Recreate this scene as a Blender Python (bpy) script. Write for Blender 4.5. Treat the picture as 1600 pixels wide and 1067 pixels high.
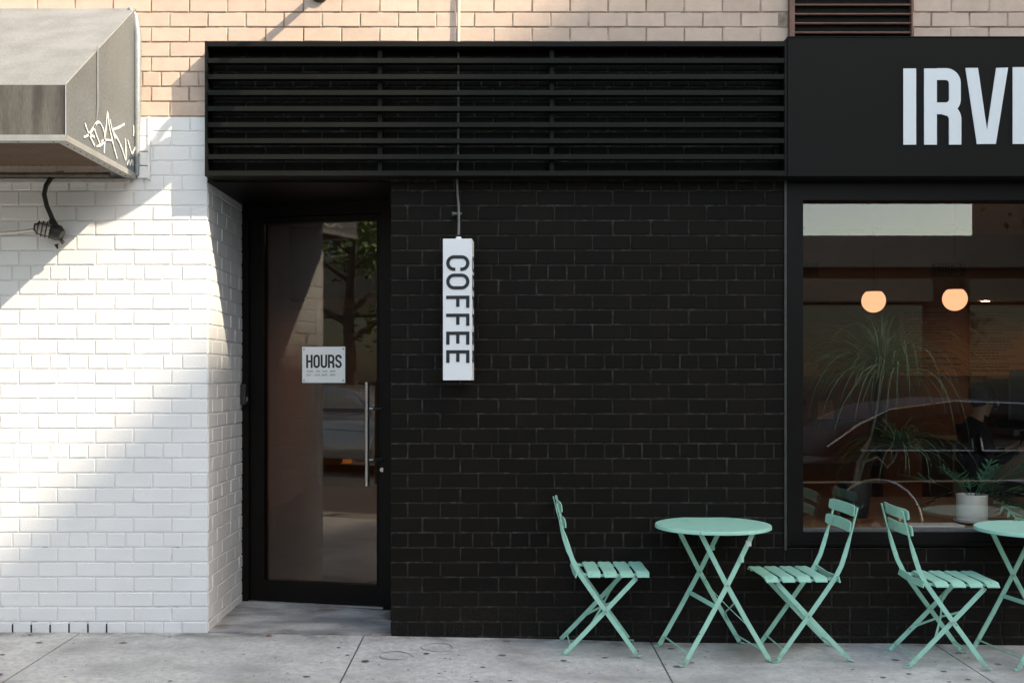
import bpy, bmesh, math, random
from mathutils import Vector, Matrix
random.seed(7)
for o in list(bpy.data.objects): bpy.data.objects.remove(o)
scene = bpy.context.scene
C = scene.collection
R = math.radians

# ------------------------------------------------------------------ camera, sky, sun, exposure
cam_d = bpy.data.cameras.new('camera'); cam = bpy.data.objects.new('camera', cam_d); C.objects.link(cam)
CAM = Vector((0, -6.0, 1.42)); F = 1740.0; PX, PY = 785.0, 589.0
cam.location = CAM; cam.rotation_euler = (R(90), 0, 0)
cam_d.sensor_width = 36; cam_d.lens = 36 * F / 1600
cam_d.shift_x = (800 - PX) / 1600; cam_d.shift_y = (PY - 533.5) / 1600
cam_d.clip_start = 0.05; cam_d.clip_end = 2000
scene.camera = cam

SUN = Vector((1.75, -1.0, 1.65))            # towards the sun
el = math.atan2(SUN.z, math.hypot(SUN.x, SUN.y)); az = math.atan2(SUN.x, SUN.y)
world = bpy.data.worlds.new('World'); scene.world = world; world.use_nodes = True
wn = world.node_tree.nodes; wl = world.node_tree.links
sky = wn.new('ShaderNodeTexSky'); sky.sky_type = 'NISHITA'; sky.sun_disc = False
sky.sun_elevation = el; sky.sun_rotation = az; sky.air_density = 1.0; sky.dust_density = 1.0; sky.ozone_density = 1.0
wl.new(sky.outputs[0], wn['Background'].inputs['Color']); wn['Background'].inputs['Strength'].default_value = 0.15
sd = bpy.data.lights.new('sun', 'SUN'); sd.energy = 2.0; sd.angle = R(0.53); sd.color = (1.0, 0.955, 0.91)
so = bpy.data.objects.new('sun', sd); C.objects.link(so); so.location = (30, -20, 40)
so.rotation_euler = (-SUN).to_track_quat('-Z', 'Y').to_euler()
scene.view_settings.view_transform = 'Standard'; scene.view_settings.look = 'None'
scene.view_settings.gamma = 1.0; scene.view_settings.use_curve_mapping = False
scene.view_settings.exposure = 1.9
scene.view_settings.use_white_balance = True; scene.view_settings.white_balance_temperature = 8300; scene.view_settings.white_balance_tint = 7

# ------------------------------------------------------------------ helpers
def X0(px): return (px - PX) / 290.0
def Z0(py): return 1.42 - (py - PY) / 290.0
def at(px, py, y):
    d = (y + 6.0) / F
    return Vector(((px - PX) * d, y, 1.42 - (py - PY) * d))

def tag(o, label=None, cat=None, group=None, kind=None):
    if label: o['label'] = label
    if cat: o['category'] = cat
    if group: o['group'] = group
    if kind: o['kind'] = kind
    return o
def thing(name, label, cat, loc=(0, 0, 0), rz=0, group=None):
    o = bpy.data.objects.new(name, None); C.objects.link(o); o.empty_display_size = 0.1
    o.location = loc; o.rotation_euler = (0, 0, rz)
    return tag(o, label, cat, group)
def link(name, me, m, parent=None, loc=None, rot=None):
    o = bpy.data.objects.new(name, me); C.objects.link(o)
    if m is not None and not me.materials: me.materials.append(m)
    if parent: o.parent = parent
    if loc is not None: o.location = loc
    if rot is not None: o.rotation_euler = rot
    return o
def obj(name, bm, m, parent=None, world=False, smooth=False, loc=None):
    bmesh.ops.recalc_face_normals(bm, faces=bm.faces)
    me = bpy.data.meshes.new(name); bm.to_mesh(me); bm.free()
    if smooth:
        for p in me.polygons: p.use_smooth = True
        try: me.set_sharp_from_angle(angle=R(40))
        except Exception: pass
    o = link(name, me, m, parent, loc)
    if world and parent:
        base = parent.location.copy(); p = parent.parent
        while p: base += p.location; p = p.parent
        o.location = -base
    return o
def raw(name, vs, fs, m, parent=None, smooth=False):
    me = bpy.data.meshes.new(name); me.from_pydata(vs, [], fs); me.update()
    if smooth:
        for p in me.polygons: p.use_smooth = True
    return link(name, me, m, parent)
def B(): return bmesh.new()
def box(bm, x0, x1, y0, y1, z0, z1, bev=0):
    vs = [bm.verts.new(p) for p in ((x0,y0,z0),(x1,y0,z0),(x1,y1,z0),(x0,y1,z0),(x0,y0,z1),(x1,y0,z1),(x1,y1,z1),(x0,y1,z1))]
    fs = [bm.faces.new([vs[i] for i in q]) for q in ((0,3,2,1),(4,5,6,7),(0,1,5,4),(1,2,6,5),(2,3,7,6),(3,0,4,7))]
    if bev:
        es = list({e for f in fs for e in f.edges})
        bmesh.ops.bevel(bm, geom=es, offset=bev, segments=2, profile=0.7, affect='EDGES')
    return bm
def boxo(name, x0, x1, y0, y1, z0, z1, m, parent=None, bev=0, world=False):
    return obj(name, box(B(), x0, x1, y0, y1, z0, z1, bev), m, parent, world)
def ring(bm, pts): return [bm.verts.new(p) for p in pts]
def bridge(bm, a, b):
    n = len(a)
    for i in range(n): bm.faces.new((a[i], a[(i+1) % n], b[(i+1) % n], b[i]))
def tube(bm, pts, r, n=8, caps=True):
    pts = [Vector(p) for p in pts]; rs = r if isinstance(r, (list, tuple)) else [r] * len(pts)
    prev = None; t0 = (pts[1] - pts[0]).normalized()
    up = Vector((0, 0, 1)) if abs(t0.z) < 0.9 else Vector((1, 0, 0))
    nx = t0.cross(up).normalized()
    first = None
    for i, p in enumerate(pts):
        t = (pts[min(i+1, len(pts)-1)] - pts[max(i-1, 0)]).normalized()
        nx = (nx - t * nx.dot(t)).normalized(); ny = t.cross(nx)
        rg = ring(bm, [p + nx * math.cos(2*math.pi*k/n) * rs[i] + ny * math.sin(2*math.pi*k/n) * rs[i] for k in range(n)])
        if prev: bridge(bm, prev, rg)
        else: first = rg
        prev = rg
    if caps: bm.faces.new(first[::-1]); bm.faces.new(prev)
    return bm
def strip(bm, pts, wdirs, w, th):
    """flat bar swept through pts; wdirs = direction of the broad side at each point"""
    pts = [Vector(p) for p in pts]; prev = None
    for i, p in enumerate(pts):
        t = (pts[min(i+1, len(pts)-1)] - pts[max(i-1, 0)]).normalized()
        wd = Vector(wdirs[i] if isinstance(wdirs, list) else wdirs); wd = (wd - t * wd.dot(t)).normalized()
        nd = t.cross(wd)
        ww = w[i] if isinstance(w, list) else w
        rg = ring(bm, [p + wd*ww/2 + nd*th/2, p - wd*ww/2 + nd*th/2, p - wd*ww/2 - nd*th/2, p + wd*ww/2 - nd*th/2])
        if prev: bridge(bm, prev, rg)
        else: bm.faces.new(rg[::-1])
        prev = rg
    bm.faces.new(prev)
    return bm
def lathe(bm, prof, n=32, c=(0, 0, 0), closed=False):
    prev = None; c = Vector(c)
    for r, z in prof:
        rg = ring(bm, [c + Vector((max(r, 1e-4)*math.cos(2*math.pi*k/n), max(r, 1e-4)*math.sin(2*math.pi*k/n), z)) for k in range(n)])
        if prev: bridge(bm, prev, rg)
        prev = rg
    return bm
def prism(bm, poly, f, d):
    """poly 2-D, f maps (u, v, depth) to 3-D, extruded from 0 to d"""
    a = ring(bm, [f(u, v, 0) for u, v in poly]); b = ring(bm, [f(u, v, d) for u, v in poly])
    bm.faces.new(a); bm.faces.new(b[::-1]); bridge(bm, a, b)
    return bm
def ribbon(bm, pts, w, f, d, closed=False):
    """2-D stroke with constant width as an extruded ribbon (letters)"""
    P = []
    for p in pts:
        p = Vector(p)
        if not P or (p-P[-1]).length > w*.02: P.append(p)
    if closed and (P[0]-P[-1]).length < w*.02: P.pop()
    n = len(P); L = []; Rr = []
    for i in range(n):
        if closed: a, b = P[(i-1) % n], P[(i+1) % n]; t1 = (P[i]-a).normalized(); t2 = (b-P[i]).normalized()
        else:
            t1 = (P[i]-P[i-1]).normalized() if i else (P[1]-P[0]).normalized()
            t2 = (P[i+1]-P[i]).normalized() if i < n-1 else t1
        t = (t1+t2).normalized(); nn = Vector((-t.y, t.x)); k = 1.0/max(0.5, nn.dot(Vector((-t1.y, t1.x))))
        L.append(P[i] + nn*w/2*k); Rr.append(P[i] - nn*w/2*k)
    m = n if closed else n-1
    va = [[bm.verts.new(f(p.x, p.y, dd)) for p in side] for side in (L, Rr) for dd in (0, d)]
    for i in range(m):
        j = (i+1) % n
        bm.faces.new((va[0][i], va[0][j], va[2][j], va[2][i])); bm.faces.new((va[1][i], va[3][i], va[3][j], va[1][j]))
        bm.faces.new((va[0][i], va[1][i], va[1][j], va[0][j])); bm.faces.new((va[2][i], va[2][j], va[3][j], va[3][i]))
    if not closed:
        for i in (0, n-1): bm.faces.new((va[0][i], va[2][i], va[3][i], va[1][i]))
    return bm
def arc(cx, cy, rx, ry, a0, a1, n=8):
    return [(cx + rx*math.cos(R(a0+(a1-a0)*i/n)), cy + ry*math.sin(R(a0+(a1-a0)*i/n))) for i in range(n+1)]
def glyph(bm, ch, u, v, w, h, s, f, d):
    """capital letter in the box u..u+w, v..v+h with stroke s"""
    rb = lambda pts, closed=False: ribbon(bm, pts, s, f, d, closed)
    e = s/2; r = min(w/2-e, h*0.3)
    x0, x1, y0, y1 = u+e, u+w-e, v+e, v+h-e
    bar = lambda a, b, c, g: prism(bm, [(a, c), (b, c), (b, g), (a, g)], f, d)
    if ch == 'I': bar(u, u+s, v, v+h)
    elif ch in 'FE':
        bar(u, u+s, v, v+h); bar(u+s, u+w, v+h-s, v+h); m = v+h*0.5
        bar(u+s, u+w*0.92, m-s/2, m+s/2)
        if ch == 'E': bar(u+s, u+w, v, v+s)
    elif ch == 'O': rb(arc(x1-r, y1-r, r, r, 0, 90) + arc(x0+r, y1-r, r, r, 90, 180) + arc(x0+r, y0+r, r, r, 180, 270) + arc(x1-r, y0+r, r, r, 270, 360), True)
    elif ch == 'C': rb([(x1, y1-r-h*.06)] + arc(x1-r, y1-r, r, r, 0, 90) + arc(x0+r, y1-r, r, r, 90, 180) + arc(x0+r, y0+r, r, r, 180, 270) + arc(x1-r, y0+r, r, r, 270, 360) + [(x1, y0+r+h*.06)])
    elif ch == 'H': bar(u, u+s, v, v+h); bar(u+w-s, u+w, v, v+h); bar(u+s, u+w-s, v+h/2-s/2, v+h/2+s/2)
    elif ch == 'U': rb([(x0, v+h)] + arc(x0+r, y0+r, r, r, 180, 270) + arc(x1-r, y0+r, r, r, 270, 360) + [(x1, v+h)])
    elif ch == 'R':
        bar(u, u+s, v, v+h); m = v+h*0.44; r2 = min(r, (y1-m)/2*0.95)
        rb([(u+s, y1), (x1-r2, y1)] + arc(x1-r2, y1-r2, r2, r2, 80, 0, 6) + arc(x1-r2, m+r2, r2, r2, 0, -80, 6) + [(x1-r2, m), (u+s, m)])
        ribbon(bm, [(x1-r2*1.1, m-s*.1)] + arc(x1-r2, m-r2, r2, r2, 60, 0, 6) + [(x1, v)], s, f, d*1.4)
    elif ch == 'S':
        m = v+h/2
        rb([(x1, y1-r-h*.03)] + arc(x1-r, y1-r, r, r, 0, 90, 6) + arc(x0+r, y1-r, r, r, 90, 180, 6) + [(x0, y1-r-h*.05), (x0+r*.5, m+h*.04), (x1-r*.5, m-h*.04), (x1, y0+r+h*.05)] + arc(x1-r, y0+r, r, r, 0, -90, 6) + arc(x0+r, y0+r, r, r, 270, 180, 6) + [(x0, y0+r+h*.03)])
    elif ch == 'V': prism(bm, [(u, v+h), (u+s, v+h), (u+w/2, v+h*.19), (u+w-s, v+h), (u+w, v+h), (u+w/2+s*.75, v), (u+w/2-s*.75, v)], f, d)

# ------------------------------------------------------------------ materials
def mat(name, col, rough=0.6, var=0.0, vscale=6.0, col2=None, bump=0.0, bscale=60.0, metal=0.0, spec=0.5, rand=0.0, detail=6, stretch=None, fine=0.0, coat=0.0):
    m = bpy.data.materials.new(name); m.use_nodes = True; nt = m.node_tree; N = nt.nodes; L = nt.links
    p = N['Principled BSDF']; p.inputs['Roughness'].default_value = rough; p.inputs['Metallic'].default_value = metal
    p.inputs['Specular IOR Level'].default_value = spec; p.inputs['Coat Weight'].default_value = coat
    geo = N.new('ShaderNodeNewGeometry'); vec = geo.outputs['Position']
    if stretch:
        mp = N.new('ShaderNodeMapping'); mp.inputs['Scale'].default_value = stretch; L.new(vec, mp.inputs['Vector']); vec = mp.outputs[0]
    def noise(scale, det=detail, ro=0.6):
        n = N.new('ShaderNodeTexNoise'); n.inputs['Scale'].default_value = scale; n.inputs['Detail'].default_value = det
        n.inputs['Roughness'].default_value = ro; L.new(vec, n.inputs['Vector']); return n.outputs['Fac']
    base = None
    if var or col2:
        c2 = col2 or tuple(max(0, c*(1-var)) for c in col)
        c1 = col if col2 else tuple(min(1, c*(1+var*.6)) for c in col)
        rp = N.new('ShaderNodeMapRange'); rp.inputs[1].default_value = 0.3; rp.inputs[2].default_value = 0.7
        L.new(noise(vscale), rp.inputs[0])
        mx = N.new('ShaderNodeMix'); mx.data_type = 'RGBA'; mx.inputs['A'].default_value = (*c1, 1); mx.inputs['B'].default_value = (*c2, 1)
        L.new(rp.outputs[0], mx.inputs['Factor']); base = mx.outputs['Result']
    if fine:
        mr = N.new('ShaderNodeMapRange'); mr.inputs[1].default_value = .3; mr.inputs[2].default_value = .7; mr.inputs[3].default_value = 1-fine; mr.inputs[4].default_value = 1+fine
        L.new(noise(vscale*18, 3), mr.inputs[0])
        mm = N.new('ShaderNodeMix'); mm.data_type = 'RGBA'; mm.blend_type = 'MULTIPLY'; mm.inputs['Factor'].default_value = 1
        if base: L.new(base, mm.inputs['A'])
        else: mm.inputs['A'].default_value = (*col, 1)
        L.new(mr.outputs[0], mm.inputs['B']); base = mm.outputs['Result']
    if rand:
        oi = N.new('ShaderNodeObjectInfo'); mr = N.new('ShaderNodeMapRange'); mr.inputs[3].default_value = 1-rand; mr.inputs[4].default_value = 1+rand
        L.new(oi.outputs['Random'], mr.inputs[0])
        mm = N.new('ShaderNodeMix'); mm.data_type = 'RGBA'; mm.blend_type = 'MULTIPLY'; mm.inputs['Factor'].default_value = 1
        if base: L.new(base, mm.inputs['A'])
        else: mm.inputs['A'].default_value = (*col, 1)
        L.new(mr.outputs[0], mm.inputs['B']); base = mm.outputs['Result']
    if base: L.new(base, p.inputs['Base Color'])
    else: p.inputs['Base Color'].default_value = (*col, 1)
    if bump:
        bp = N.new('ShaderNodeBump'); bp.inputs['Strength'].default_value = 1.0; bp.inputs['Distance'].default_value = bump
        L.new(noise(bscale, 5), bp.inputs['Height']); L.new(bp.outputs[0], p.inputs['Normal'])
    m['base_out'] = 0
    return m
def add_layer(m, col, scale, lo, hi, vec_scale=(1, 1, 1), detail=4, zfade=None, amount=1.0):
    """lay a patchy second colour (dirt, stain, dust) over a material's base colour"""
    nt = m.node_tree; N = nt.nodes; L = nt.links; p = N['Principled BSDF']; inp = p.inputs['Base Color']
    geo = N.new('ShaderNodeNewGeometry'); mp = N.new('ShaderNodeMapping'); mp.inputs['Scale'].default_value = vec_scale
    L.new(geo.outputs['Position'], mp.inputs['Vector'])
    n = N.new('ShaderNodeTexNoise'); n.inputs['Scale'].default_value = scale; n.inputs['Detail'].default_value = detail; L.new(mp.outputs[0], n.inputs['Vector'])
    mr = N.new('ShaderNodeMapRange'); mr.inputs[1].default_value = lo; mr.inputs[2].default_value = hi; mr.inputs[4].default_value = amount
    L.new(n.outputs['Fac'], mr.inputs[0]); fac = mr.outputs[0]
    if zfade:
        sp = N.new('ShaderNodeSeparateXYZ'); L.new(geo.outputs['Position'], sp.inputs[0])
        zr = N.new('ShaderNodeMapRange'); zr.inputs[1].default_value = zfade[0]; zr.inputs[2].default_value = zfade[1]; zr.inputs[3].default_value = 1; zr.inputs[4].default_value = 0
        L.new(sp.outputs[zfade[2] if len(zfade) > 2 else 'Z'], zr.inputs[0])
        mu = N.new('ShaderNodeMath'); mu.operation = 'MULTIPLY'; L.new(fac, mu.inputs[0]); L.new(zr.outputs[0], mu.inputs[1]); fac = mu.outputs[0]
    mx = N.new('ShaderNodeMix'); mx.data_type = 'RGBA'; mx.inputs['B'].default_value = (*col, 1)
    if inp.is_linked: L.new(inp.links[0].from_socket, mx.inputs['A'])
    else: mx.inputs['A'].default_value = inp.default_value[:]
    L.new(fac, mx.inputs['Factor']); L.new(mx.outputs['Result'], inp)
    return m
def emit(name, col, s):
    m = bpy.data.materials.new(name); m.use_nodes = True; p = m.node_tree.nodes['Principled BSDF']
    p.inputs['Base Color'].default_value = (*col, 1); p.inputs['Emission Color'].default_value = (*col, 1); p.inputs['Emission Strength'].default_value = s
    return m
def glass(name, ior=2.1, tint=(.8, .78, .74)):
    m = bpy.data.materials.new(name); m.use_nodes = True; N = m.node_tree.nodes; L = m.node_tree.links
    for n in list(N):
        if n.type == 'BSDF_PRINCIPLED': N.remove(n)
    tr = N.new('ShaderNodeBsdfTransparent'); tr.inputs[0].default_value = (*tint, 1)
    gl = N.new('ShaderNodeBsdfGlossy'); gl.inputs['Roughness'].default_value = 0.004; gl.inputs['Color'].default_value = (1, 1, 1, 1)
    lw = N.new('ShaderNodeLayerWeight'); lw.inputs['Blend'].default_value = 0.5
    pw = N.new('ShaderNodeMath'); pw.operation = 'POWER'; pw.inputs[1].default_value = 5; L.new(lw.outputs['Facing'], pw.inputs[0])
    fr = N.new('ShaderNodeMapRange'); fr.inputs[3].default_value = ior; fr.inputs[4].default_value = 1.0; L.new(pw.outputs[0], fr.inputs[0])
    mx = N.new('ShaderNodeMixShader'); L.new(fr.outputs[0], mx.inputs[0]); L.new(tr.outputs[0], mx.inputs[1]); L.new(gl.outputs[0], mx.inputs[2])
    L.new(mx.outputs[0], N['Material Output'].inputs['Surface'])
    return m
M = {}
M['white'] = mat('white_painted_brick', (.80, .795, .785), .55, var=.035, vscale=3, bump=.0016, bscale=90, rand=.012)
add_layer(M['white'], (.45, .42, .38), 14, .62, .8, (1, 1, 1.6), 6, zfade=(.02, .30), amount=.7)
add_layer(M['white'], (.55, .52, .47), 9, .70, .80, (1, 1, .5), 6, amount=.35)
M['white_mortar'] = mat('white_painted_mortar', (.74, .735, .725), .65, var=.08, vscale=25, bump=.003, bscale=120)
add_layer(M['white_mortar'], (.10, .09, .08), 9, .60, .72, (1, 1, 1), 4, zfade=(.05, .25))
add_layer(M['white_mortar'], (.25, .22, .19), 7, .66, .74, (1, 1, 1), 5, amount=.7)
M['black'] = mat('black_painted_brick', (.0074, .0053, .0035), .6, var=.25, vscale=5, bump=.0016, bscale=110, rand=.18, spec=.12)
add_layer(M['black'], (.10, .09, .08), 240, .52, .72, (1, 1, 1), 2, zfade=(.0, .34), amount=.6)
add_layer(M['black'], (.03, .027, .024), 4, .62, .85, (6, 6, .6), 4, amount=.35)
M['black_mortar'] = mat('black_painted_mortar', (.030, .0255, .021), .85, var=.45, vscale=14, bump=.004, bscale=150, spec=.2)
add_layer(M['black_mortar'], (.095, .086, .075), 22, .50, .75, (1, 1, 1), 5, amount=.8)
M['peach'] = mat('pale_tan_brick', (.62, .46, .37), .8, var=.10, vscale=14, bump=.0016, bscale=140, rand=.06, fine=.06)
add_layer(M['peach'], (.40, .27, .19), 5, .60, .8, (1, 1, 1), 6, amount=.4)
M['peach_mortar'] = mat('tan_mortar', (.36, .26, .19), .9, var=.4, vscale=22, bump=.004, bscale=150)
add_layer(M['peach_mortar'], (.62, .50, .40), 8, .5, .62, (1, 1, 1), 4, amount=.8)
M['black_metal'] = mat('black_powder_coated_metal', (.0072, .0067, .0056), .5, var=.12, vscale=9, bump=.0002, bscale=400, spec=.14)
add_layer(M['black_metal'], (.03, .028, .026), 7, .62, .85, (1, 1, 1), 6, amount=.35)
M['sign_black'] = mat('matt_black_sign_panel', (.0066, .0056, .0046), .6, var=.10, vscale=2, spec=.15)
M['frame'] = mat('dark_bronze_frame', (.006, .0045, .0035), .45, var=.2, vscale=6, spec=.15)
M['sign_white'] = mat('white_sign_face', (.82, .83, .83), .4, var=.015, vscale=5)
M['letter_white'] = mat('white_vinyl_letters', (.74, .77, .78), .5, var=.02, vscale=6)
M['ink'] = mat('black_lettering', (.012, .012, .012), .5)
M['galv'] = mat('weathered_galvanised_sheet', (.275, .29, .295), .50, var=.22, vscale=5, bump=.0006, bscale=260, metal=.35, fine=.14, stretch=(1, 1, .6))
add_layer(M['galv'], (.38, .39, .385), 3, .5, .75, (.5, 1.5, 1.5), 5, amount=.55)
M['galv_face'] = mat('streaked_dirty_galvanised_sheet', (.15, .135, .115), .6, var=.4, vscale=3, bump=.0006, bscale=260, metal=.3, fine=.22, stretch=(3, 1, .5))
add_layer(M['galv_face'], (.04, .034, .029), 4, .42, .62, (2.5, 1, .4), 6, amount=.75)
M['galv_side'] = mat('shade_toned_grainy_sheet', (.165, .175, .178), .55, var=.15, vscale=4, bump=.0005, bscale=300, metal=.2, fine=.22)  # hood side toned darker than the top; its dimmer light is in the colour
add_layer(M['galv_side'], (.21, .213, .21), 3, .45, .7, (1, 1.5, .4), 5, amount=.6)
M['rim'] = mat('pale_aluminium_angle', (.36, .35, .33), .45, var=.15, vscale=14, metal=.2)
M['mesh_brown'] = mat('rusty_brown_perforated_sheet', (.16, .095, .055), .8, var=.2, vscale=8)
M['graffiti'] = mat('white_paint_marker', (.80, .78, .74), .6, var=.15, vscale=40)
M['brown_metal'] = mat('red_brown_painted_metal', (.17, .075, .052), .5, var=.3, vscale=12, bump=.0005, bscale=200)
M['dark_hole'] = mat('dark_cavity', (.01, .008, .007), .9)
M['conduit'] = mat('grey_conduit', (.42, .42, .41), .45, var=.2, vscale=20, metal=.3)
M['conduit_dark'] = mat('tarnished_grey_conduit', (.13, .13, .125), .45, var=.3, vscale=30, metal=.3)
M['lamp_black'] = mat('black_cast_lamp_metal', (.018, .016, .014), .5, var=.3, vscale=30)
M['lamp_glass'] = mat('dusty_lamp_glass', (.55, .52, .46), .2, var=.3, vscale=25, spec=.8)
M['trim_dark'] = mat('tarnished_black_angle_trim', (.040, .037, .033), .5, var=.4, vscale=25)
M['cable'] = mat('white_and_sunlit_conduit', (.62, .58, .53), .5, var=.15, vscale=20)
M['steel'] = mat('brushed_steel', (.62, .60, .57), .3, metal=1.0, var=.1, vscale=60)
M['mint'] = mat('mint_green_powder_coat', (.35, .675, .53), .42, var=.05, vscale=12, bump=.00015, bscale=500, rand=.03, spec=.5)
add_layer(M['mint'], (.19, .45, .33), 20, .58, .78, (1, 1, 1), 6, amount=.6)
add_layer(M['mint'], (.16, .10, .06), 55, .70, .74, (1, 1, 1), 3, amount=.8)
add_layer(M['mint'], (.20, .22, .18), 30, .42, .62, (1, 1, 1), 4, zfade=(.0, .07), amount=.7)
M['rivet'] = mat('zinc_rivet', (.5, .5, .48), .35, metal=.8)
M['concrete'] = mat('grey_concrete', (.54, .525, .50), .85, var=.12, vscale=1.6, bump=.0022, bscale=180, fine=.17)
add_layer(M['concrete'], (.29, .277, .262), 2.2, .45, .70, (1, 1.6, 1), 7, amount=.75)
add_layer(M['concrete'], (.54, .53, .515), 3.1, .55, .75, (1, 1, 1), 6, amount=.6)
add_layer(M['concrete'], (.09, .086, .082), 95, .66, .74, (1, 1, 1), 2, amount=.75)
add_layer(M['concrete'], (.16, .155, .15), 240, .60, .72, (1, 1, 1), 2, amount=.6)
add_layer(M['concrete'], (.10, .085, .07), 7, .42, .64, (1, 1, 1), 7, zfade=(-.01, -.20, 'Y'), amount=.75)
add_layer(M['concrete'], (.20, .15, .11), 1.1, .60, .72, (1, 1, 1), 7, amount=.45)
M['concrete_old'] = mat('stained_concrete_step', (.44, .425, .405), .85, var=.25, vscale=4, bump=.002, bscale=150, fine=.14)
add_layer(M['concrete_old'], (.15, .15, .155), 3.2, .40, .62, (.8, 1.8, 1), 7, amount=.8)
add_layer(M['concrete_old'], (.15, .085, .05), 4, .54, .68, (1, 1, 1), 6, amount=.75)
add_layer(M['concrete_old'], (.12, .12, .12), 60, .64, .74, (1, 1, 1), 3, amount=.6)
M['joint'] = mat('dirt_filled_joint', (.12, .108, .095), .95, var=.4, vscale=30)
M['gum'] = mat('flattened_old_gum', (.075, .072, .07), .8, col2=(.17, .165, .16), vscale=9)
M['ring'] = mat('worn_ring_mark', (.14, .135, .13), .9, col2=(.34, .33, .32), vscale=25)
M['asphalt'] = mat('worn_asphalt', (.10, .097, .093), .85, var=.3, vscale=2, bump=.003, bscale=120, fine=.2)
M['line'] = mat('white_road_paint', (.7, .7, .68), .7, var=.2, vscale=8)
M['earth'] = mat('distant_ground', (.16, .155, .15), .95, var=.2, vscale=.1)
M['glass'] = glass('shop_window_glass', .055, (.92, .90, .87))
M['door_glass'] = glass('door_glass', .055, (.85, .80, .75))
M['int_wall'] = mat('dim_interior_plaster', (.24, .165, .115), .8, var=.1, vscale=2)
M['int_dark'] = mat('dark_interior_timber', (.095, .058, .038), .6, var=.25, vscale=4)
M['int_ceiling'] = mat('interior_ceiling_paint', (.26, .20, .15), .85, var=.05, vscale=2)
M['int_floor'] = mat('brown_interior_floor', (.10, .068, .048), .5, var=.2, vscale=3)
M['wood'] = mat('oiled_wood_bench', (.25, .135, .075), .5, var=.3, vscale=5, stretch=(.5, 8, 8))
M['globe'] = emit('lit_opal_globe', (1.0, .47, .33), .46)
M['downlight'] = emit('lit_downlight', (1.0, .52, .30), 60)
M['board'] = mat('tan_menu_board', (.36, .255, .18), .75, var=.06, vscale=3)
M['board_ink'] = mat('dark_menu_lettering', (.07, .045, .03), .8)
M['terracotta'] = mat('terracotta', (.30, .12, .065), .8, var=.2, vscale=20)
M['pot_dark'] = mat('dark_plastic_pot', (.012, .014, .014), .45)
M['pot_white'] = mat('white_glazed_pot', (.80, .80, .78), .3, var=.02, vscale=8)
M['soil'] = mat('potting_soil', (.04, .028, .02), .95)
M['leaf_palm'] = mat('thin_green_leaves', (.075, .14, .07), .5, var=.35, vscale=9)
M['leaf_fern'] = mat('blue_green_fern', (.055, .17, .105), .5, var=.3, vscale=14)
M['bark'] = mat('bark', (.11, .085, .065), .9, var=.4, vscale=14, bump=.01, bscale=25)
M['leaf_tree'] = mat('tree_leaves', (.13, .20, .05), .6, var=.4, vscale=3)
M['brick_red'] = mat('red_brown_brick_facade', (.26, .145, .10), .85, var=.2, vscale=3, fine=.15)
M['facade'] = mat('grey_stone_facade', (.34, .30, .26), .85, var=.15, vscale=2)
M['facade_tan'] = mat('tan_concrete_facade', (.36, .28, .22), .85, var=.15, vscale=.5)
M['win_glass'] = mat('far_window_glass', (.03, .045, .05), .06, spec=1.0)
M['teal_glass'] = mat('teal_glazed_panel', (.16, .36, .35), .15, var=.08, vscale=1, spec=.8)
M['car_paint'] = mat('dark_blue_car_paint', (.010, .013, .017), .5, spec=.25)
M['car_paint2'] = mat('silver_car_paint', (.38, .38, .38), .3, metal=.5, coat=1.0)
M['chrome'] = mat('chrome_trim', (.85, .85, .84), .12, metal=1.0)
M['tyre'] = mat('tyre_rubber', (.02, .02, .02), .8)
M['red_light'] = mat('red_tail_lamp', (.45, .015, .01), .2)
M['orange'] = mat('orange_plastic', (.70, .22, .05), .6, var=.2, vscale=6)
M['skin'] = mat('skin', (.42, .24, .16), .5)
M['cloth_black'] = mat('black_cotton', (.012, .012, .013), .9)
M['hair'] = mat('dark_hair', (.02, .013, .01), .6)
M['red_bag'] = mat('dark_red_bag', (.20, .03, .025), .6)
M['tan_bag'] = mat('tan_paper_bag', (.45, .26, .14), .7)

# ------------------------------------------------------------------ ground
GZ = [(-60, .06), (-2.7, .051), (-1.586, .0476), (-.6, .031), (.3, .014), (.9, -.005), (2.1, -.008), (2.8, -.02), (6, -.06), (60, -.5)]
def gz(x, y=0.0):
    for (a, za), (b, zb) in zip(GZ, GZ[1:]):
        if a <= x <= b: return za + (zb-za)*(x-a)/(b-a) + 0.012*y
    return 0
g = boxo('ground', -400, 400, -400, 400, -1.4, -1.2, M['earth']); tag(g, kind='structure')
bm = B()
nx = 60
for i in range(nx):
    a, b = -60+2*i, -58+2*i
    for (ya, yb) in ((-60, -11), (-11, -3.52)):
        vs = [bm.verts.new((x, y, gz(x, -3.5) - .14)) for x, y in ((a, ya), (b, ya), (b, yb), (a, yb))]; bm.faces.new(vs)
bmesh.ops.remove_doubles(bm, verts=bm.verts, dist=.001)
road = obj('road', bm, M['asphalt']); tag(road, kind='structure')
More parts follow.
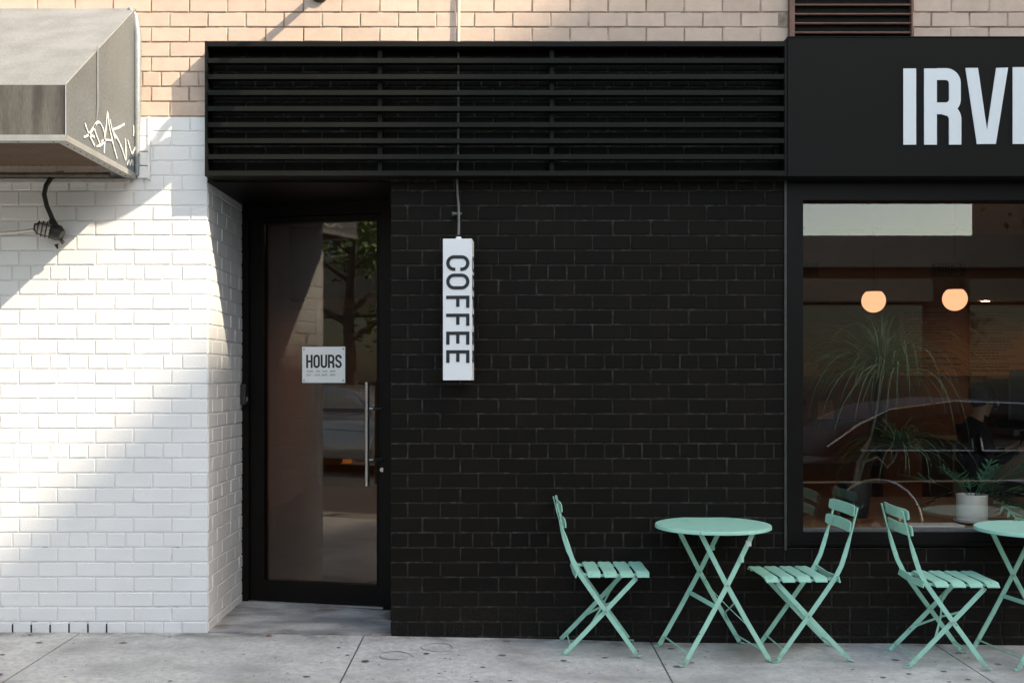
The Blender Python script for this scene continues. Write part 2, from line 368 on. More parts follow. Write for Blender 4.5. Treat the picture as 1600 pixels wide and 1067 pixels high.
# sidewalk base (dark joint) and concrete flags
side = bpy.data.objects.new('sidewalk', None); C.objects.link(side); tag(side, kind='structure')
def sheet(xa, xb, ya, yb, top, dz, n=10, skirt=.10, edge=.004):
    bm = B(); grid = []
    for j in range(n+1):
        row = []
        for i in range(n+1):
            x = xa+(xb-xa)*i/n; y = ya+(yb-ya)*j/n
            d = min(i, n-i, j, n-j)
            row.append(bm.verts.new((x, y, top(x, y) + dz - (edge if d == 0 else 0))))
        grid.append(row)
    for j in range(n):
        for i in range(n): bm.faces.new((grid[j][i], grid[j][i+1], grid[j+1][i+1], grid[j+1][i]))
    ed = [grid[0][i] for i in range(n+1)] + [grid[j][n] for j in range(1, n+1)] + [grid[n][i] for i in range(n-1, -1, -1)] + [grid[j][0] for j in range(n-1, 0, -1)]
    lo = [bm.verts.new(v.co - Vector((0, 0, skirt))) for v in ed]; bridge(bm, ed, lo)
    return bm
obj('sidewalk_bed', sheet(-30, 30, -3.45, .02, lambda x, y: gz(x, y), -.009, 60), M['joint'], side)
JX = [-30+1.52*0]
xs = [-.745+1.525*k for k in range(-12, 14)]; xs = [x + (0.02 if x > 0 else 0) for x in xs]
ysj = [.0, -1.53, -3.06]
for k in range(len(xs)-1):
    for j in range(2):
        o = obj('paving_slab', sheet(xs[k]+.0045, xs[k+1]-.0045, ysj[j+1]+.005, ysj[j]-.005, gz, 0, 14, .05), M['concrete'], side)
    o = obj('kerb_stone', sheet(xs[k]+.004, xs[k+1]-.004, -3.5, -3.07, gz, .001, 4, .3, .012), M['facade'], side)
# crossing sidewalk on the far side of the road
far_side = obj('far_sidewalk', sheet(-60, 60, -13.6, -10.9, lambda x, y: gz(x, -3.5), 0, 40, .3), M['concrete']); tag(far_side, kind='structure')
# floor of the door recess
rec = obj('entrance_floor', sheet(-1.588, -.60, .004, 1.1, lambda x, y: gz(x) + .004 + .012*min(y, .6), 0, 14, .05, .002), M['concrete_old']); tag(rec, kind='structure')
# chalk-like core rings, gum spots, leaf
def ring_mark(px, py, w, h):
    d = (1.42 - gz(X0(px), -.2))*F/(py-PY); y = d-6; x = (px-PX)*d/F
    bm = B(); n = 36; ra = w*d/F/2; rb_ = h*d/F/2 * d/(1.42)
    a = []; b = []
    for k in range(n):
        t = 2*math.pi*k/n; wob = 1+.05*math.sin(3*t+px)+random.uniform(-.02, .02); th = .006+.004*math.sin(2*t+py)
        for lst, q in ((a, 0), (b, th)):
            xx = x+(ra*wob-q)*math.cos(t); yy = y+(rb_*wob-q)*math.sin(t); lst.append(bm.verts.new((xx, yy, gz(xx, yy)+.0022)))
    bridge(bm, a, b)
    return obj('core_ring', bm, M['ring'], side)
ring_mark(618, 1023, 50, 13); ring_mark(683, 1011, 50, 13)
bm = B()
for k in range(230):
    x = random.uniform(-2.9, 3.4); y = -random.uniform(.03, 1.0)**.8; r = random.choice([.004, .005, .006, .008, .008, .012, .018]) * random.uniform(.6, 1.1)
    a = random.uniform(0, 3.1); n = 7
    vs = []
    for q in range(n):
        t = 2*math.pi*q/n; rr = r*random.uniform(.7, 1.1); xx = x+rr*math.cos(t); yy = y+rr*math.sin(t)*.85
        vs.append(bm.verts.new((xx, yy, gz(xx, yy)+.002)))
    bm.faces.new(vs)
for k in range(22):
    x = random.uniform(-2.9, 3.4); y = -random.uniform(.08, 1.0); r = random.uniform(.011, .024); vs = []
    for q in range(10):
        t_ = 2*math.pi*q/10; rr = r*random.uniform(.75, 1.1); xx = x+rr*math.cos(t_); yy = y+rr*math.sin(t_)*.9; vs.append(bm.verts.new((xx, yy, gz(xx, yy)+.0024)))
    bm.faces.new(vs)
tag(obj('gum_spots', bm, M['gum'], side), kind='stuff')
bm = B()
p = at(420, 998, -.08); z = gz(p.x, -.08)
vs = [bm.verts.new((p.x+dx, -.08+dy, z+dz)) for dx, dy, dz in ((-.02, 0, .004), (-.004, -.012, .012), (.02, -.003, .004), (.004, .012, .016))]
bm.faces.new(vs[:3]); bm.faces.new((vs[0], vs[2], vs[3]))
tag(obj('fallen_leaf', bm, M['terracotta']), 'small curled brown leaf on the pavement before the door recess', 'leaf')

# ------------------------------------------------------------------ brick walls
BRICKS = {}
def brick_mesh(L, H, m, key, jw, bev):
    k = (round(L, 3), round(H, 3), key, random.randrange(3))
    if k in BRICKS: return BRICKS[k]
    bm = B(); l = L-jw; h = H-jw; J = lambda a: random.uniform(-a, a)
    fr = [bm.verts.new((x*(l/2-bev)+J(.0012), J(.0008), z*(h/2-bev)+J(.001))) for x, z in ((-1, -1), (1, -1), (1, 1), (-1, 1))]
    md = [bm.verts.new((x*l/2+J(.0012), bev+.0005, z*h/2+J(.001))) for x, z in ((-1, -1), (1, -1), (1, 1), (-1, 1))]
    bk = [bm.verts.new((v.co.x, .045, v.co.z)) for v in md]
    bm.faces.new(fr); bridge(bm, md, fr); bridge(bm, bk, md)
    bmesh.ops.recalc_face_normals(bm, faces=bm.faces)
    if bm.faces[0].normal.y > 0: bmesh.ops.reverse_faces(bm, faces=bm.faces)
    me = bpy.data.meshes.new('brick'); bm.to_mesh(me); bm.free(); me.materials.append(m); BRICKS[k] = me
    return me
HEAD = {-1, 5, 11, 17, 23, 29, 36}
ZB = .1028; CH = .08
def zrow(i): return ZB + CH*i
def lay(parent, items, m, key, jw, bev, keep):
    """items: (matrix, length, height); the first `keep` become parts, the rest one stuff part"""
    rest = B()
    for n, (mtx, L, H) in enumerate(items):
        me = brick_mesh(L, H, m, key, jw, bev)
        mt = mtx @ Matrix.Translation((0, random.uniform(-.0012, .0012), 0)) @ Matrix.Rotation(R(random.uniform(-.22, .22)), 4, 'Y') @ Matrix.Rotation(R(random.uniform(-.4, .4)), 4, 'Z') @ Matrix.Rotation(R(random.uniform(-.7, .7)), 4, 'X')
        if n < keep:
            o = link('brick', me, None, parent); o.matrix_local = Matrix.Translation(-parent.location) @ mt
        else:
            t = B(); t.from_mesh(me); t.transform(mt); tm = bpy.data.meshes.new('t'); t.to_mesh(tm); t.free(); rest.from_mesh(tm); bpy.data.meshes.remove(tm)
    if len(rest.verts):
        o = obj('brickwork', rest, m, parent, True); tag(o, kind='stuff')
    else: rest.free()
def front(xa, xb, i, z0=None, z1=None):
    za = zrow(i) if z0 is None else z0; zb = zrow(i+1) if z1 is None else z1
    return (Matrix.Translation(((xa+xb)/2, 0, (za+zb)/2)), xb-xa, zb-za)
def fill(xs_):  # consecutive joints -> bricks
    return [(a, b) for a, b in zip(xs_, xs_[1:]) if b-a > .03]
def run_left(x_end, x_min, first, step):     # from a corner at x_end leftwards
    xs_ = [x_end, x_end-first]
    while xs_[-1] > x_min: xs_.append(xs_[-1]-step)
    return fill(xs_[::-1])
def run_right(x0, x_max, firsts, step):
    xs_ = [x0]
    for f_ in firsts: xs_.append(xs_[-1]+f_)
    while xs_[-1] + step < x_max - .02: xs_.append(xs_[-1]+step)
    if xs_[-1] < x_max-.03: xs_.append(x_max)
    return fill(xs_)
XC = X0(325); XR = X0(610); XW = X0(1226); S = .2052; HD = .1015; LEFT = -2.75; DEPTH = .86
# --- white wall
w = thing('white_brick_wall', 'white painted brick wall left of the recessed door', 'wall', (-2.6, .1, 0))
bm = B(); box(bm, -7, XC-.004, .0042, .34, -.3, 2.82); box(bm, XC-.35, XC-.0042, .34, 1.15, -.3, 2.82)
obj('mortar', bm, M['white_mortar'], w, True)
vis = []; rest = []
for i in range(-2, 34):
    z0, z1 = zrow(i), zrow(i+1)
    if z0 > 2.80: break
    z1 = min(z1, 2.82)
    if i in HEAD: rr = run_left(XC, -6.8, .141, HD)
    elif i % 2 == 0: rr = run_left(XC, -6.8, .197, S)
    else: rr = run_left(XC, -6.8, .094, S)
    for a, b in rr: (vis if b > LEFT else rest).append(front(a, b, i, z0, z1))
jamb = []
for i in range(-1, 30):
    first = .094 if i % 2 == 0 else .197
    xs_ = [0.0, first]
    st = HD if i in HEAD else S
    if i in HEAD: xs_ = [0, .197]
    while xs_[-1] + st < DEPTH-.02: xs_.append(xs_[-1]+st)
    xs_.append(DEPTH)
    for a, b in fill(xs_):
        mt = Matrix.Translation((XC, (a+b)/2 + (.004 if a == 0 else 0), (zrow(i)+zrow(i+1))/2)) @ Matrix.Rotation(R(90), 4, 'Z')
        jamb.append((mt, b-a - (.008 if a == 0 else 0), CH))
random.shuffle(jamb)
vis.sort(key=lambda t: -t[1]*t[2])
nv = len(vis)
lay(w, vis + jamb[:max(0, 300-nv)] + jamb[max(0, 300-nv):] + rest, M['white'], 'w', .0075, .003, 300)
for px, i in [(0.5+29.7*k+9, -1) for k in range(6)]:
    zc_ = zrow(i)+.04; hh_ = random.uniform(.018, .034); xx_ = None
    rows = run_left(XC, -6.8, .141, HD) if i in HEAD else (run_left(XC, -6.8, .197, S) if i % 2 == 0 else run_left(XC, -6.8, .094, S))
    xx_ = min((b for a, b in rows), key=lambda v: abs(v-X0(px)))
    jw_ = .0036 if i < 0 else .002
    boxo('open_joint', xx_-jw_*random.uniform(.5, 1.1), xx_+jw_*random.uniform(.5, 1.1), .0005, .03, zc_-hh_, zc_+hh_, M['dark_hole'], w, 0, True)
# --- black wall
w = thing('black_brick_wall', 'black painted brick wall between the glass door and the window', 'wall', (.5, .1, 0))
bm = B(); box(bm, XR+.004, XW+.01, .0042, .34, -.3, 2.475); box(bm, XR+.0042, XR+.3, .34, .62, -.3, 2.475)
box(bm, XW+.01, 7, .0042, .34, -.3, .50); box(bm, 5.8, 7, .0042, .34, .5, 2.475)
obj('mortar', bm, M['black_mortar'], w, True)
vis = []; rest = []
for i in range(-2, 30):
    z0, z1 = zrow(i), min(zrow(i+1), 2.476)
    if i in HEAD: rr = run_right(XR, XW, [.093, .148] if i > -1 else [.093, .1], HD)
    elif i % 2: rr = run_right(XR, XW, [.093, .176], S)
    else: rr = run_right(XR, XW, [.172], S)
    for a, b in rr: vis.append(front(a, b, i, z0, z1))
    if zrow(i+1) < .53:
        rr = run_right(XW, 6.8, [.05 if i % 2 else .15], HD if i in HEAD else S)
        for a, b in rr: (vis if a < 2.9 else rest).append(front(a, b, i, z0, min(z1, .5)))
    for a, b in fill([0.0, .2 if i % 2 else .1, .4 if i % 2 else .3, .6]):
        rest.append((Matrix.Translation((XR, (a+b)/2+.004, (z0+z1)/2)) @ Matrix.Rotation(R(-90), 4, 'Z'), b-a-.008, CH))
vis.sort(key=lambda t: -t[1]*t[2])
lay(w, vis + rest, M['black'], 'b', .0085, .003, 300)
# --- upper tan wall
w = thing('tan_brick_wall', 'upper wall of pale tan brick above the shop front', 'wall', (0, .1, 2.82))
bm = B(); box(bm, -7, XC-.004, .0042, .34, 2.8205, 14); box(bm, XC-.0039, 7, .0042, .34, 3.195, 14)
obj('mortar', bm, M['peach_mortar'], w, True)
bm = B(); box(bm, XC-.0039, 7, .0041, .34, 2.4755, 3.1945); obj('painted_mortar', bm, M['black_mortar'], w, True)
vis = []; rest = []; dark = []
for i in range(29, 62):
    z0, z1 = zrow(i), zrow(i+1)
    st = HD if i in HEAD else S
    off = X0(205.5) if i % 2 == 0 else X0(236)
    if i in HEAD: off = X0(222)
    k0 = int((-6.9-off)/st)
    for k in range(k0, int((6.9-off)/st)):
        a = off+st*k; b = a+st
        if i <= 33:
            if b > XC+.02: dark.append(front(max(a, XC+.002), b, i, max(z0, 2.4765), z1)) if z1-max(z0, 2.4765) > .02 else None
            elif b < XC and i >= 34: pass
            continue
        if i < 39 and b > XC+.03 and zrow(i) < 3.17:
            if a < XC-.03: vis.append(front(a, XC-.003, i)); a = XC+.002
            dark.append(front(a, b, i)) if a < 1.6 else None
            continue
        if 1.53 < (a+b)/2 < 2.20 and z1 < 3.75: continue
        (vis if (LEFT-.1 < a < 2.85 and z0 < 3.46) else rest).append(front(a, b, i, max(z0, 2.822), z1))
vis.sort(key=lambda t: abs(t[0].translation.x))
lay(w, vis + rest, M['peach'], 'p', .008, .0025, 300)
lay(w, dark, M['black'], 'bd', .0085, .003, 0)
bm = B(); box(bm, -7, 7, 0, .34, 14, 14.4); obj('coping', bm, M['facade'], w, True)

# ------------------------------------------------------------------ soffit over the recess
sf = boxo('recess_ceiling', XC-.004, XR+.004, .0, 1.15, 2.4665, 2.4745, M['frame']); tag(sf, kind='structure')

# ------------------------------------------------------------------ louvred grille above the door
GP = -.12
def gx(px): return (px-PX)*(6+GP)/F
def gzz(py): return 1.42-(py-PY)*(6+GP)/F
gl, gr, gt, gb = gx(320), gx(1230), gzz(65), gzz(275)
t = thing('louvre_grille', 'long black metal louvre screen mounted over the door and black wall', 'grille', ((gl+gr)/2, 0, gb))
for nm, b_ in (('top_frame', (gl, gr, GP, -.004, gzz(73), gt)), ('bottom_frame', (gl, gr, GP, -.004, gb, gzz(267)))):
    boxo(nm, *b_, M['black_metal'], t, .002, True)
for px in (320, 1226): boxo('end_plate', gx(px), gx(px+4), GP-.001, -.004, gb-.001, gt+.001, M['black_metal'], t, 0, True)
for k in range(7):
    yc = 94.8+25.05*k; z = gzz(yc); hh = 7.6*(6+GP)/F/2
    boxo('louvre_slat', gl+.014, gr-.014, GP+.002, GP+.05, z-hh, z+hh, M['black_metal'], t, .0015, True)
for px in (592, 863): boxo('mullion', gx(px-3.5), gx(px+3.5), GP+.051, -.02, gzz(266), gzz(74), M['black_metal'], t, 0, True)
for px in (330, 592, 863, 1220):
    for py in (110, 230): boxo('fixing_bracket', gx(px)-.012, gx(px)+.012, -.03, -.003, gzz(py)-.02, gzz(py)+.02, M['black_metal'], t, 0, True)

# ------------------------------------------------------------------ shop sign panel with white lettering
SP = -.13
def sx(px): return (px-PX)*(6+SP)/F
def sz(py): return 1.42-(py-PY)*(6+SP)/F
t = thing('shop_sign', 'black fascia sign with large white capital letters above the window', 'sign', (3.5, 0, sz(276)))
boxo('panel', sx(1230)+.003, 6.6, SP, -.004, sz(275.5), sz(59), M['sign_black'], t, .002, True)
boxo('top_flashing', sx(1230)+.002, 6.6, SP-.003, -.004, sz(59)+.0005, sz(57.5), M['black_metal'], t, 0, True)
q = 3.335
def fl(u, v, d): return Vector((sx(1200+u/q), SP-.0015-d, sz(v/q)))
def letter(fn, name='letter'):
    bm = B(); fn(bm); return obj(name, bm, M['letter_white'], t, True)
D_ = .004
letter(lambda bm: prism(bm, [(704, 360), (770, 360), (770, 756), (704, 756)], fl, D_))
def letR(bm):
    prism(bm, [(812, 360), (878, 360), (878, 756), (812, 756)], fl, D_)
    ribbon(bm, [(878, 389), (925, 389)] + arc(925, 436, 47, 47, -85, 0, 6) + [(972, 520)] + arc(925, 520, 47, 47, 5, 85, 6) + [(925, 567), (878, 567)], 61, fl, D_)
    ribbon(bm, [(915, 568)] + arc(925, 625, 48, 52, -70, 0, 8) + [(973, 756)], 64, fl, D_*1.3)
letter(letR)
letter(lambda bm: prism(bm, [(1027, 357), (1092, 357), (1139, 680), (1187, 357), (1249, 355), (1185, 752), (1087, 753)], fl, D_))
letter(lambda bm: prism(bm, [(1273, 353), (1338, 353), (1338, 752), (1273, 752)], fl, D_))

# ------------------------------------------------------------------ brown wall vent above the sign
t = thing('wall_vent', 'red brown metal louvred vent in the tan brick above the sign', 'vent', (1.86, 0, 3.2))
vx0, vx1 = X0(1231), X0(1421)
bm = B(); box(bm, vx0, vx0+.026, -.045, .003, 3.2, 3.78); box(bm, vx1-.004, vx1+.004, -.042, .003, 3.2, 3.78); box(bm, vx0, vx1, -.02, .05, 3.7805, 3.81)
obj('vent_frame', bm, M['brown_metal'], t, True)
boxo('vent_back', vx0, vx1, -.006, .003, 3.2, 3.78, M['dark_hole'], t, 0, True)
for k in range(10):
    z = Z0(53-14.4*k)
    bm = B(); strip(bm, [(vx0+.027, -.022, z), (vx1-.005, -.022, z)], Vector((0, 1, .55)), .026, .003)
    tube(bm, [(vx0+.027, -.034, z-.006), (vx1-.005, -.034, z-.006)], .0055, 6); obj('vent_slat', bm, M['brown_metal'], t, True)

# ------------------------------------------------------------------ conduit and hanging sign
t = thing('sign_conduit', 'thin grey conduit running down the wall to the hanging sign', 'conduit', (X0(716), 0, 2.2))
bm = B(); tube(bm, [(X0(717.5), -.018, 4.6), (X0(717.5), -.018, 3.6), (X0(716.5), -.018, 3.2)], .0085, 10); obj('sun_toned_conduit', bm, M['cable'], t, True, True)  # upper length of the grey conduit, sunlight put into its paler colour
bm = B(); tube(bm, [(X0(716.5), -.018, 3.2), (X0(716), -.018, 2.6), (X0(714.5), -.02, 2.48), (X0(715.5), -.03, 2.40), (X0(717.5), -.06, 2.32), (X0(718), -.10, 2.25), (X0(718), -.125, 2.17)], .0072, 10); obj('lower_conduit', bm, M['conduit_dark'], t, True, True)
bm = B(); box(bm, X0(708), X0(722), -.055, -.006, 2.288, 2.298); tube(bm, [(X0(709), -.03, 2.283), (X0(709), -.03, 2.303)], .009, 8); obj('clamp', bm, M['conduit_dark'], t, True)
sc = .15; cy = -.125
fy = -.205; wS = 45.5*(6+fy)/F
cxs = (715.7-PX)*(6+fy)/F; zt = 1.42-(373-PY)*(6+fy)/F; zb = 1.42-(594-PY)*(6+fy)/F
t = thing('coffee_sign', 'white box sign hanging on a conduit with COFFEE running downwards', 'sign', (cxs, fy+wS/2, zb), R(-2.6))
obj('light_box', box(B(), -wS/2, wS/2, -wS/2, wS/2, 0, zt-zb, .003), M['sign_white'], t)
bm = B(); lathe(bm, [(.001, .018), (.014, .018), (.016, .012), (.016, -.001)], 16, (0, 0, zt-zb)); obj('cap_fitting', bm, M['sign_white'], t, smooth=True)
px2m = (6+fy)/F
for face in (0, 1):
    for ch, y0, y1 in (('C', 399, 423.5), ('O', 427.5, 452.5), ('F', 462, 481), ('F', 490, 509), ('E', 518, 538.5), ('E', 547, 567)):
        hL = 36.5*px2m; wL = (y1-y0)*px2m; u0 = (594-y0)*px2m
        def ff(u, v, d, u0=u0):   # u runs down the sign, v towards the right
            a = -.0585 + v; zz = u0-u
            return Vector((a, -wS/2-.0006-d, zz)) if face == 0 else Vector((wS/2+.0006+d, a, zz))
        bm = B(); glyph(bm, ch, 0, 0, wL, hL, 5.3*px2m, ff, .0015); obj('letter', bm, M['ink'], t)

# ------------------------------------------------------------------ exhaust hood with tag
hx1 = -1.976; hx0 = -5.6; hy = -.967
t = thing('exhaust_hood', 'big weathered metal duct hood with graffiti on its side, high on the left wall', 'hood', (-3.1, 0, 2.49))
prof = [(-.002, 2.497), (hy, 2.502), (hy, 2.739), (-.002, 3.403)]
def plate(name, a, b, m, th=.003):   # sheet between two profile points along x
    bm = B(); (y0, z0), (y1, z1) = a, b
    n = Vector((0, z1-z0, -(y1-y0))).normalized()*th
    q = [Vector((hx0, y0, z0)), Vector((hx1, y0, z0)), Vector((hx1, y1, z1)), Vector((hx0, y1, z1))]
    A = ring(bm, q); Bq = ring(bm, [v+n for v in q]); bm.faces.new(A[::-1]); bm.faces.new(Bq); bridge(bm, A, Bq)
    return obj(name, bm, m, t, True)
plate('front_panel', prof[1], prof[2], M['galv_face']); plate('sloped_top', prof[2], prof[3], M['galv'])
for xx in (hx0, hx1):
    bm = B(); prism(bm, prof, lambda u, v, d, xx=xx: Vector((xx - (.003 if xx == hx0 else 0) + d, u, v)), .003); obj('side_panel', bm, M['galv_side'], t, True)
bm = B(); tube(bm, [(hx1+.003, hy-.003, 2.505), (hx1+.003, hy-.003, 2.741), (hx1+.003, -.002, 3.406)], .0024, 6); obj('seam', bm, M['rim'], t, True)
bm = B(); n = 10
for k in range(n+1):  # bulging wall flange
    pass
tube(bm, [(hx1+.014, -.018, 2.50), (hx1+.017, -.02, 2.8), (hx1+.016, -.02, 3.25), (hx1+.004, -.016, 3.36), (hx1-.03, -.014, 3.40)], [.014, .019, .021, .018, .012], 10); obj('flange', bm, M['galv'], t, True, True)
bm = B()
box(bm, hx0, hx1+.008, hy-.008, hy+.045, 2.486, 2.4965); box(bm, hx1-.045, hx1+.0085, hy+.0455, -.004, 2.4855, 2.4962)
box(bm, hx1+.0035, hx1+.009, hy-.008, -.004, 2.4966, 2.512); box(bm, hx0, hx1+.009, hy-.0085, hy-.0035, 2.4968, 2.512)
obj('bottom_rim', bm, M['rim'], t, True)
bm = B()
for k in range(12): lathe(bm, [(.0001, -.003), (.004, -.002), (.004, 0)], 8, (hx1-.02, hy+.08+.078*k, 2.4853))
for k in range(14): lathe(bm, [(.0001, -.003), (.004, -.002), (.004, 0)], 8, (hx1-.06-.16*k, hy+.02, 2.4858))
tag(obj('rivets', bm, M['lamp_black'], t, True), kind='stuff')
# diamond mesh under the hood
vs = []; fs = []; y0m, y1m = hy+.046, -.13; xm0, xm1 = hx0, hx1-.046; z = 2.494; pitch = .022; w_ = .0032
def clipseg(px_, py_, dx, dy):
    ts = [0.0, 9.0]
    for pv, dv, lo, hi in ((px_, dx, xm0, xm1), (py_, dy, y0m, y1m)):
        a, b = (lo-pv)/dv, (hi-pv)/dv
        if a > b: a, b = b, a
        ts[0] = max(ts[0], a); ts[1] = min(ts[1], b)
    return ts
for s in (1, -1):
    k = xm0-1.2
    while k < xm1+1.2:
        dx, dy = s*.86, .5; a, b = clipseg(k, y0m, dx, dy)
        if b-a > .01:
            nxv, nyv = -dy*w_, dx*w_; i = len(vs)
            for tt, sg in ((a, 1), (b, 1), (b, -1), (a, -1)): vs.append((k+dx*tt+nxv*sg/1, y0m+dy*tt+nyv*sg/1, z + (.0006 if s > 0 else 0)))
            fs.append((i, i+1, i+2, i+3))
        k += pitch*1.72
o = raw('wire_mesh', vs, fs, M['mesh_brown'], t); o.location = -t.location; tag(o, kind='stuff')
boxo('mesh_backing', xm0, xm1, y0m, y1m, 2.530, 2.534, M['dark_hole'], t, 0, True)
bm = B(); tube(bm, [(hx0, -.118, 2.488), (hx1-.10, -.118, 2.488)], .013, 10); obj('back_rail', bm, M['galv_face'], t, True, True)
boxo('back_flashing', hx0, hx1-.02, -.028, -.003, 2.462, 2.484, M['cable'], t, .003, True)
# graffiti strokes, traced on the side panel
def side_pt(px, py, off=.0042):
    d = (-hx1-off)*F/(PX-px); return Vector((hx1+.003+off, d-6, 1.42-(py-PY)*d/F))
def z1(x, y): return (x/2.667, y/2.667)       # coordinates read from an enlargement
strokes = [
 [(352, 515), (362, 545), (378, 580), (392, 608)], [(347, 572), (362, 566), (378, 548), (396, 518)], [(366, 562), (380, 566), (392, 572)],
 [(388, 528), (398, 560), (410, 590), (414, 600)], [(390, 530), (402, 512), (416, 514), (430, 545), (434, 575), (424, 600), (400, 612)],
 [(432, 638), (434, 590), (440, 530), (446, 468), (452, 520), (462, 570), (474, 620), (486, 662)], [(420, 590), (440, 584), (464, 586)],
 [(456, 500), (466, 545), (478, 580)], [(516, 518), (492, 532), (468, 545), (488, 580), (506, 620), (522, 668), (522, 620), (520, 578)],
 [(530, 585), (538, 612), (548, 640), (558, 622), (572, 600)], [(528, 688), (536, 668), (540, 688), (548, 668), (552, 690)], [(554, 522), (555, 545), (554, 568)]]
bm = B()
for st in strokes:
    P = [side_pt(*z1(*p)) for p in st]
    Q = []
    for i in range(len(P)-1):     # smooth a little
        p0 = P[max(i-1, 0)]; p1 = P[i]; p2 = P[i+1]; p3 = P[min(i+2, len(P)-1)]
        for k in range(4):
            u = k/4; Q.append(.5*((2*p1)+(p2-p0)*u+(2*p0-5*p1+4*p2-p3)*u*u+(3*p1-p0-3*p2+p3)*u**3))
    Q.append(P[-1])
    strip(bm, Q, [(0, (Q[min(i+1, len(Q)-1)]-Q[max(i-1, 0)]).z, -(Q[min(i+1, len(Q)-1)]-Q[max(i-1, 0)]).y) for i in range(len(Q))], [random.uniform(.007, .015) for _ in Q], .0012)
obj('graffiti', bm, M['graffiti'], t, True)
bm = B(); strip(bm, [side_pt(*z1(405, 195)), side_pt(*z1(405, 330)), side_pt(*z1(406, 440)), side_pt(*z1(400, 505))], Vector((0, 1, 0)), [.022, .026, .028, .008], .001); obj('paint_run', bm, M['galv'], t, True)

# painted strip beside the hood
t = thing('painted_channel', 'narrow white painted metal channel beside the hood flange', 'bracket', (X0(226), 0, Z0(280)))
for a, b in ((186, 214), (215, 237.5), (239, 259.5), (261, 279)):
    boxo('segment', X0(217), X0(233), -.022, -.002, Z0(b), Z0(a), M['white'], t, .002, True)
boxo('edge_strip', X0(233.3), X0(236), -.028, -.002, Z0(281), Z0(184), M['white'], t, 0, True)

# ------------------------------------------------------------------ caged wall lamp
t = thing('caged_wall_lamp', 'black caged jar lamp hanging from a bent conduit under the hood', 'lamp', (X0(85), -.1, Z0(385)))
def wl_(px, py, y=-.09): return at(px, py, y)
bm = B(); tube(bm, [wl_(100, 271, -.05), wl_(90, 272, -.06), wl_(80, 278, -.075), wl_(72, 290), wl_(69, 304), wl_(73, 322), wl_(80, 338), wl_(84, 350)], .013, 10); obj('bent_conduit', bm, M['lamp_black'], t, True, True)
bm = B(); a = wl_(88, 350); b = wl_(95, 374)
tube(bm, [wl_(81, 343), wl_(84, 352), wl_(88, 362)], [.017, .023, .03], 12); tube(bm, [wl_(97, 368, -.1), wl_(90, 364, -.1), wl_(82, 361, -.1)], [.03, .044, .042], 14)
tube(bm, [wl_(92, 370, -.09), wl_(92, 370, -.01)], .022, 10); tube(bm, [wl_(96, 376), wl_(99, 380)], .010, 8); tube(bm, [wl_(88, 382, -.03), wl_(90, 389, -.03)], [.012, .003], 8)
obj('lamp_body', bm, M['lamp_black'], t, True, True)
A_ = wl_(82, 361, -.105); E_ = wl_(55, 355, -.135); ax = (E_-A_)
bm = B(); tube(bm, [A_, A_+ax*.3, A_+ax*.7, A_+ax*.9, A_+ax], [.033, .035, .032, .022, .006], 14); obj('glass_jar', bm, M['lamp_glass'], t, True, True)
bm = B(); axn = ax.normalized(); s1 = axn.cross(Vector((0, 0, 1))).normalized(); s2 = axn.cross(s1)
for fr_, rr in ((.12, .041), (.36, .042), (.6, .041), (.84, .036), (1.05, .018)):
    pts = [A_+ax*fr_ + s1*rr*math.cos(2*math.pi*k/20) + s2*rr*math.sin(2*math.pi*k/20) for k in range(21)]; tube(bm, pts, .0032, 5)
for k in range(4):
    dr = s1*math.cos(math.pi*k/2+.5)+s2*math.sin(math.pi*k/2+.5); tube(bm, [A_+dr*.041, A_+ax*.6+dr*.042, A_+ax*.84+dr*.036, A_+ax*1.06+dr*.016], .0032, 5)
obj('wire_cage', bm, M['lamp_black'], t, True)
bm = B(); tube(bm, [(-4.2, -.03, Z0(372)), (X0(0), -.03, Z0(366)), (X0(30), -.035, Z0(364)), (X0(60), -.05, Z0(361)), wl_(84, 362, -.06)], .0085, 10)
obj('feed_conduit', bm, M['cable'], t, True, True)

# gooseneck lamp just above the picture, whose shadow falls across wall and grille
t = thing('gooseneck_lamp', 'black gooseneck sign lamp fixed to the tan brick above the grille', 'lamp', (-.985, 0, 3.49))
bm = B(); lathe(bm, [(.0001, .0), (.055, .0), (.055, .02), (.03, .03), (.0001, .03)], 20); bm.transform(Matrix.Rotation(R(90), 4, 'X')); obj('wall_plate', bm, M['lamp_black'], t, smooth=True)
bm = B(); tube(bm, [(0, -.02, 0), (0, -.16, .015), (0, -.28, .03), (0, -.40, .06), (0, -.47, .06), (0, -.52, .03), (0, -.53, .0)], .02, 10); obj('arm', bm, M['lamp_black'], t, smooth=True)
bm = B(); lathe(bm, [(.02, .01), (.03, 0), (.05, -.03), (.11, -.06), (.155, -.105), (.16, -.12), (.155, -.12), (.10, -.065), (.02, -.01)], 28, (0, -.53, 0)); obj('shade', bm, M['lamp_black'], t, smooth=True)

# ------------------------------------------------------------------ glass door in the recess
TH = R(13.3); DL = Vector((XC+.004, .83, 0))
t = thing('glass_door', 'dark framed glass entrance door set back in the recess', 'door', (DL.x, DL.y, .055), -TH)
W_ = .935; HT = 2.41
def dbox(name, u0, u1, z0, z1, y0=-.03, y1=.03, m='frame', bev=.002, par=None): return obj(name, box(B(), u0, u1, y0, y1, z0, z1, bev), M[m], par or t)
bm = B(); box(bm, 0, .05, -.045, .07, 0, HT); box(bm, W_-.022, W_+.10, -.045, .07, 0, HT); box(bm, .0501, W_-.0221, -.045, .07, 2.335, HT); obj('door_frame', bm, M['frame'], t)
bm = B(); box(bm, .054, .136, -.03, .03, .012, 2.33); box(bm, .878, W_-.026, -.03, .03, .012, 2.33); box(bm, .1361, .8779, -.029, .029, 2.295, 2.329); box(bm, .1361, .8779, -.029, .029, .0125, .13)
lf = obj('door_leaf', bm, M['frame'], t)
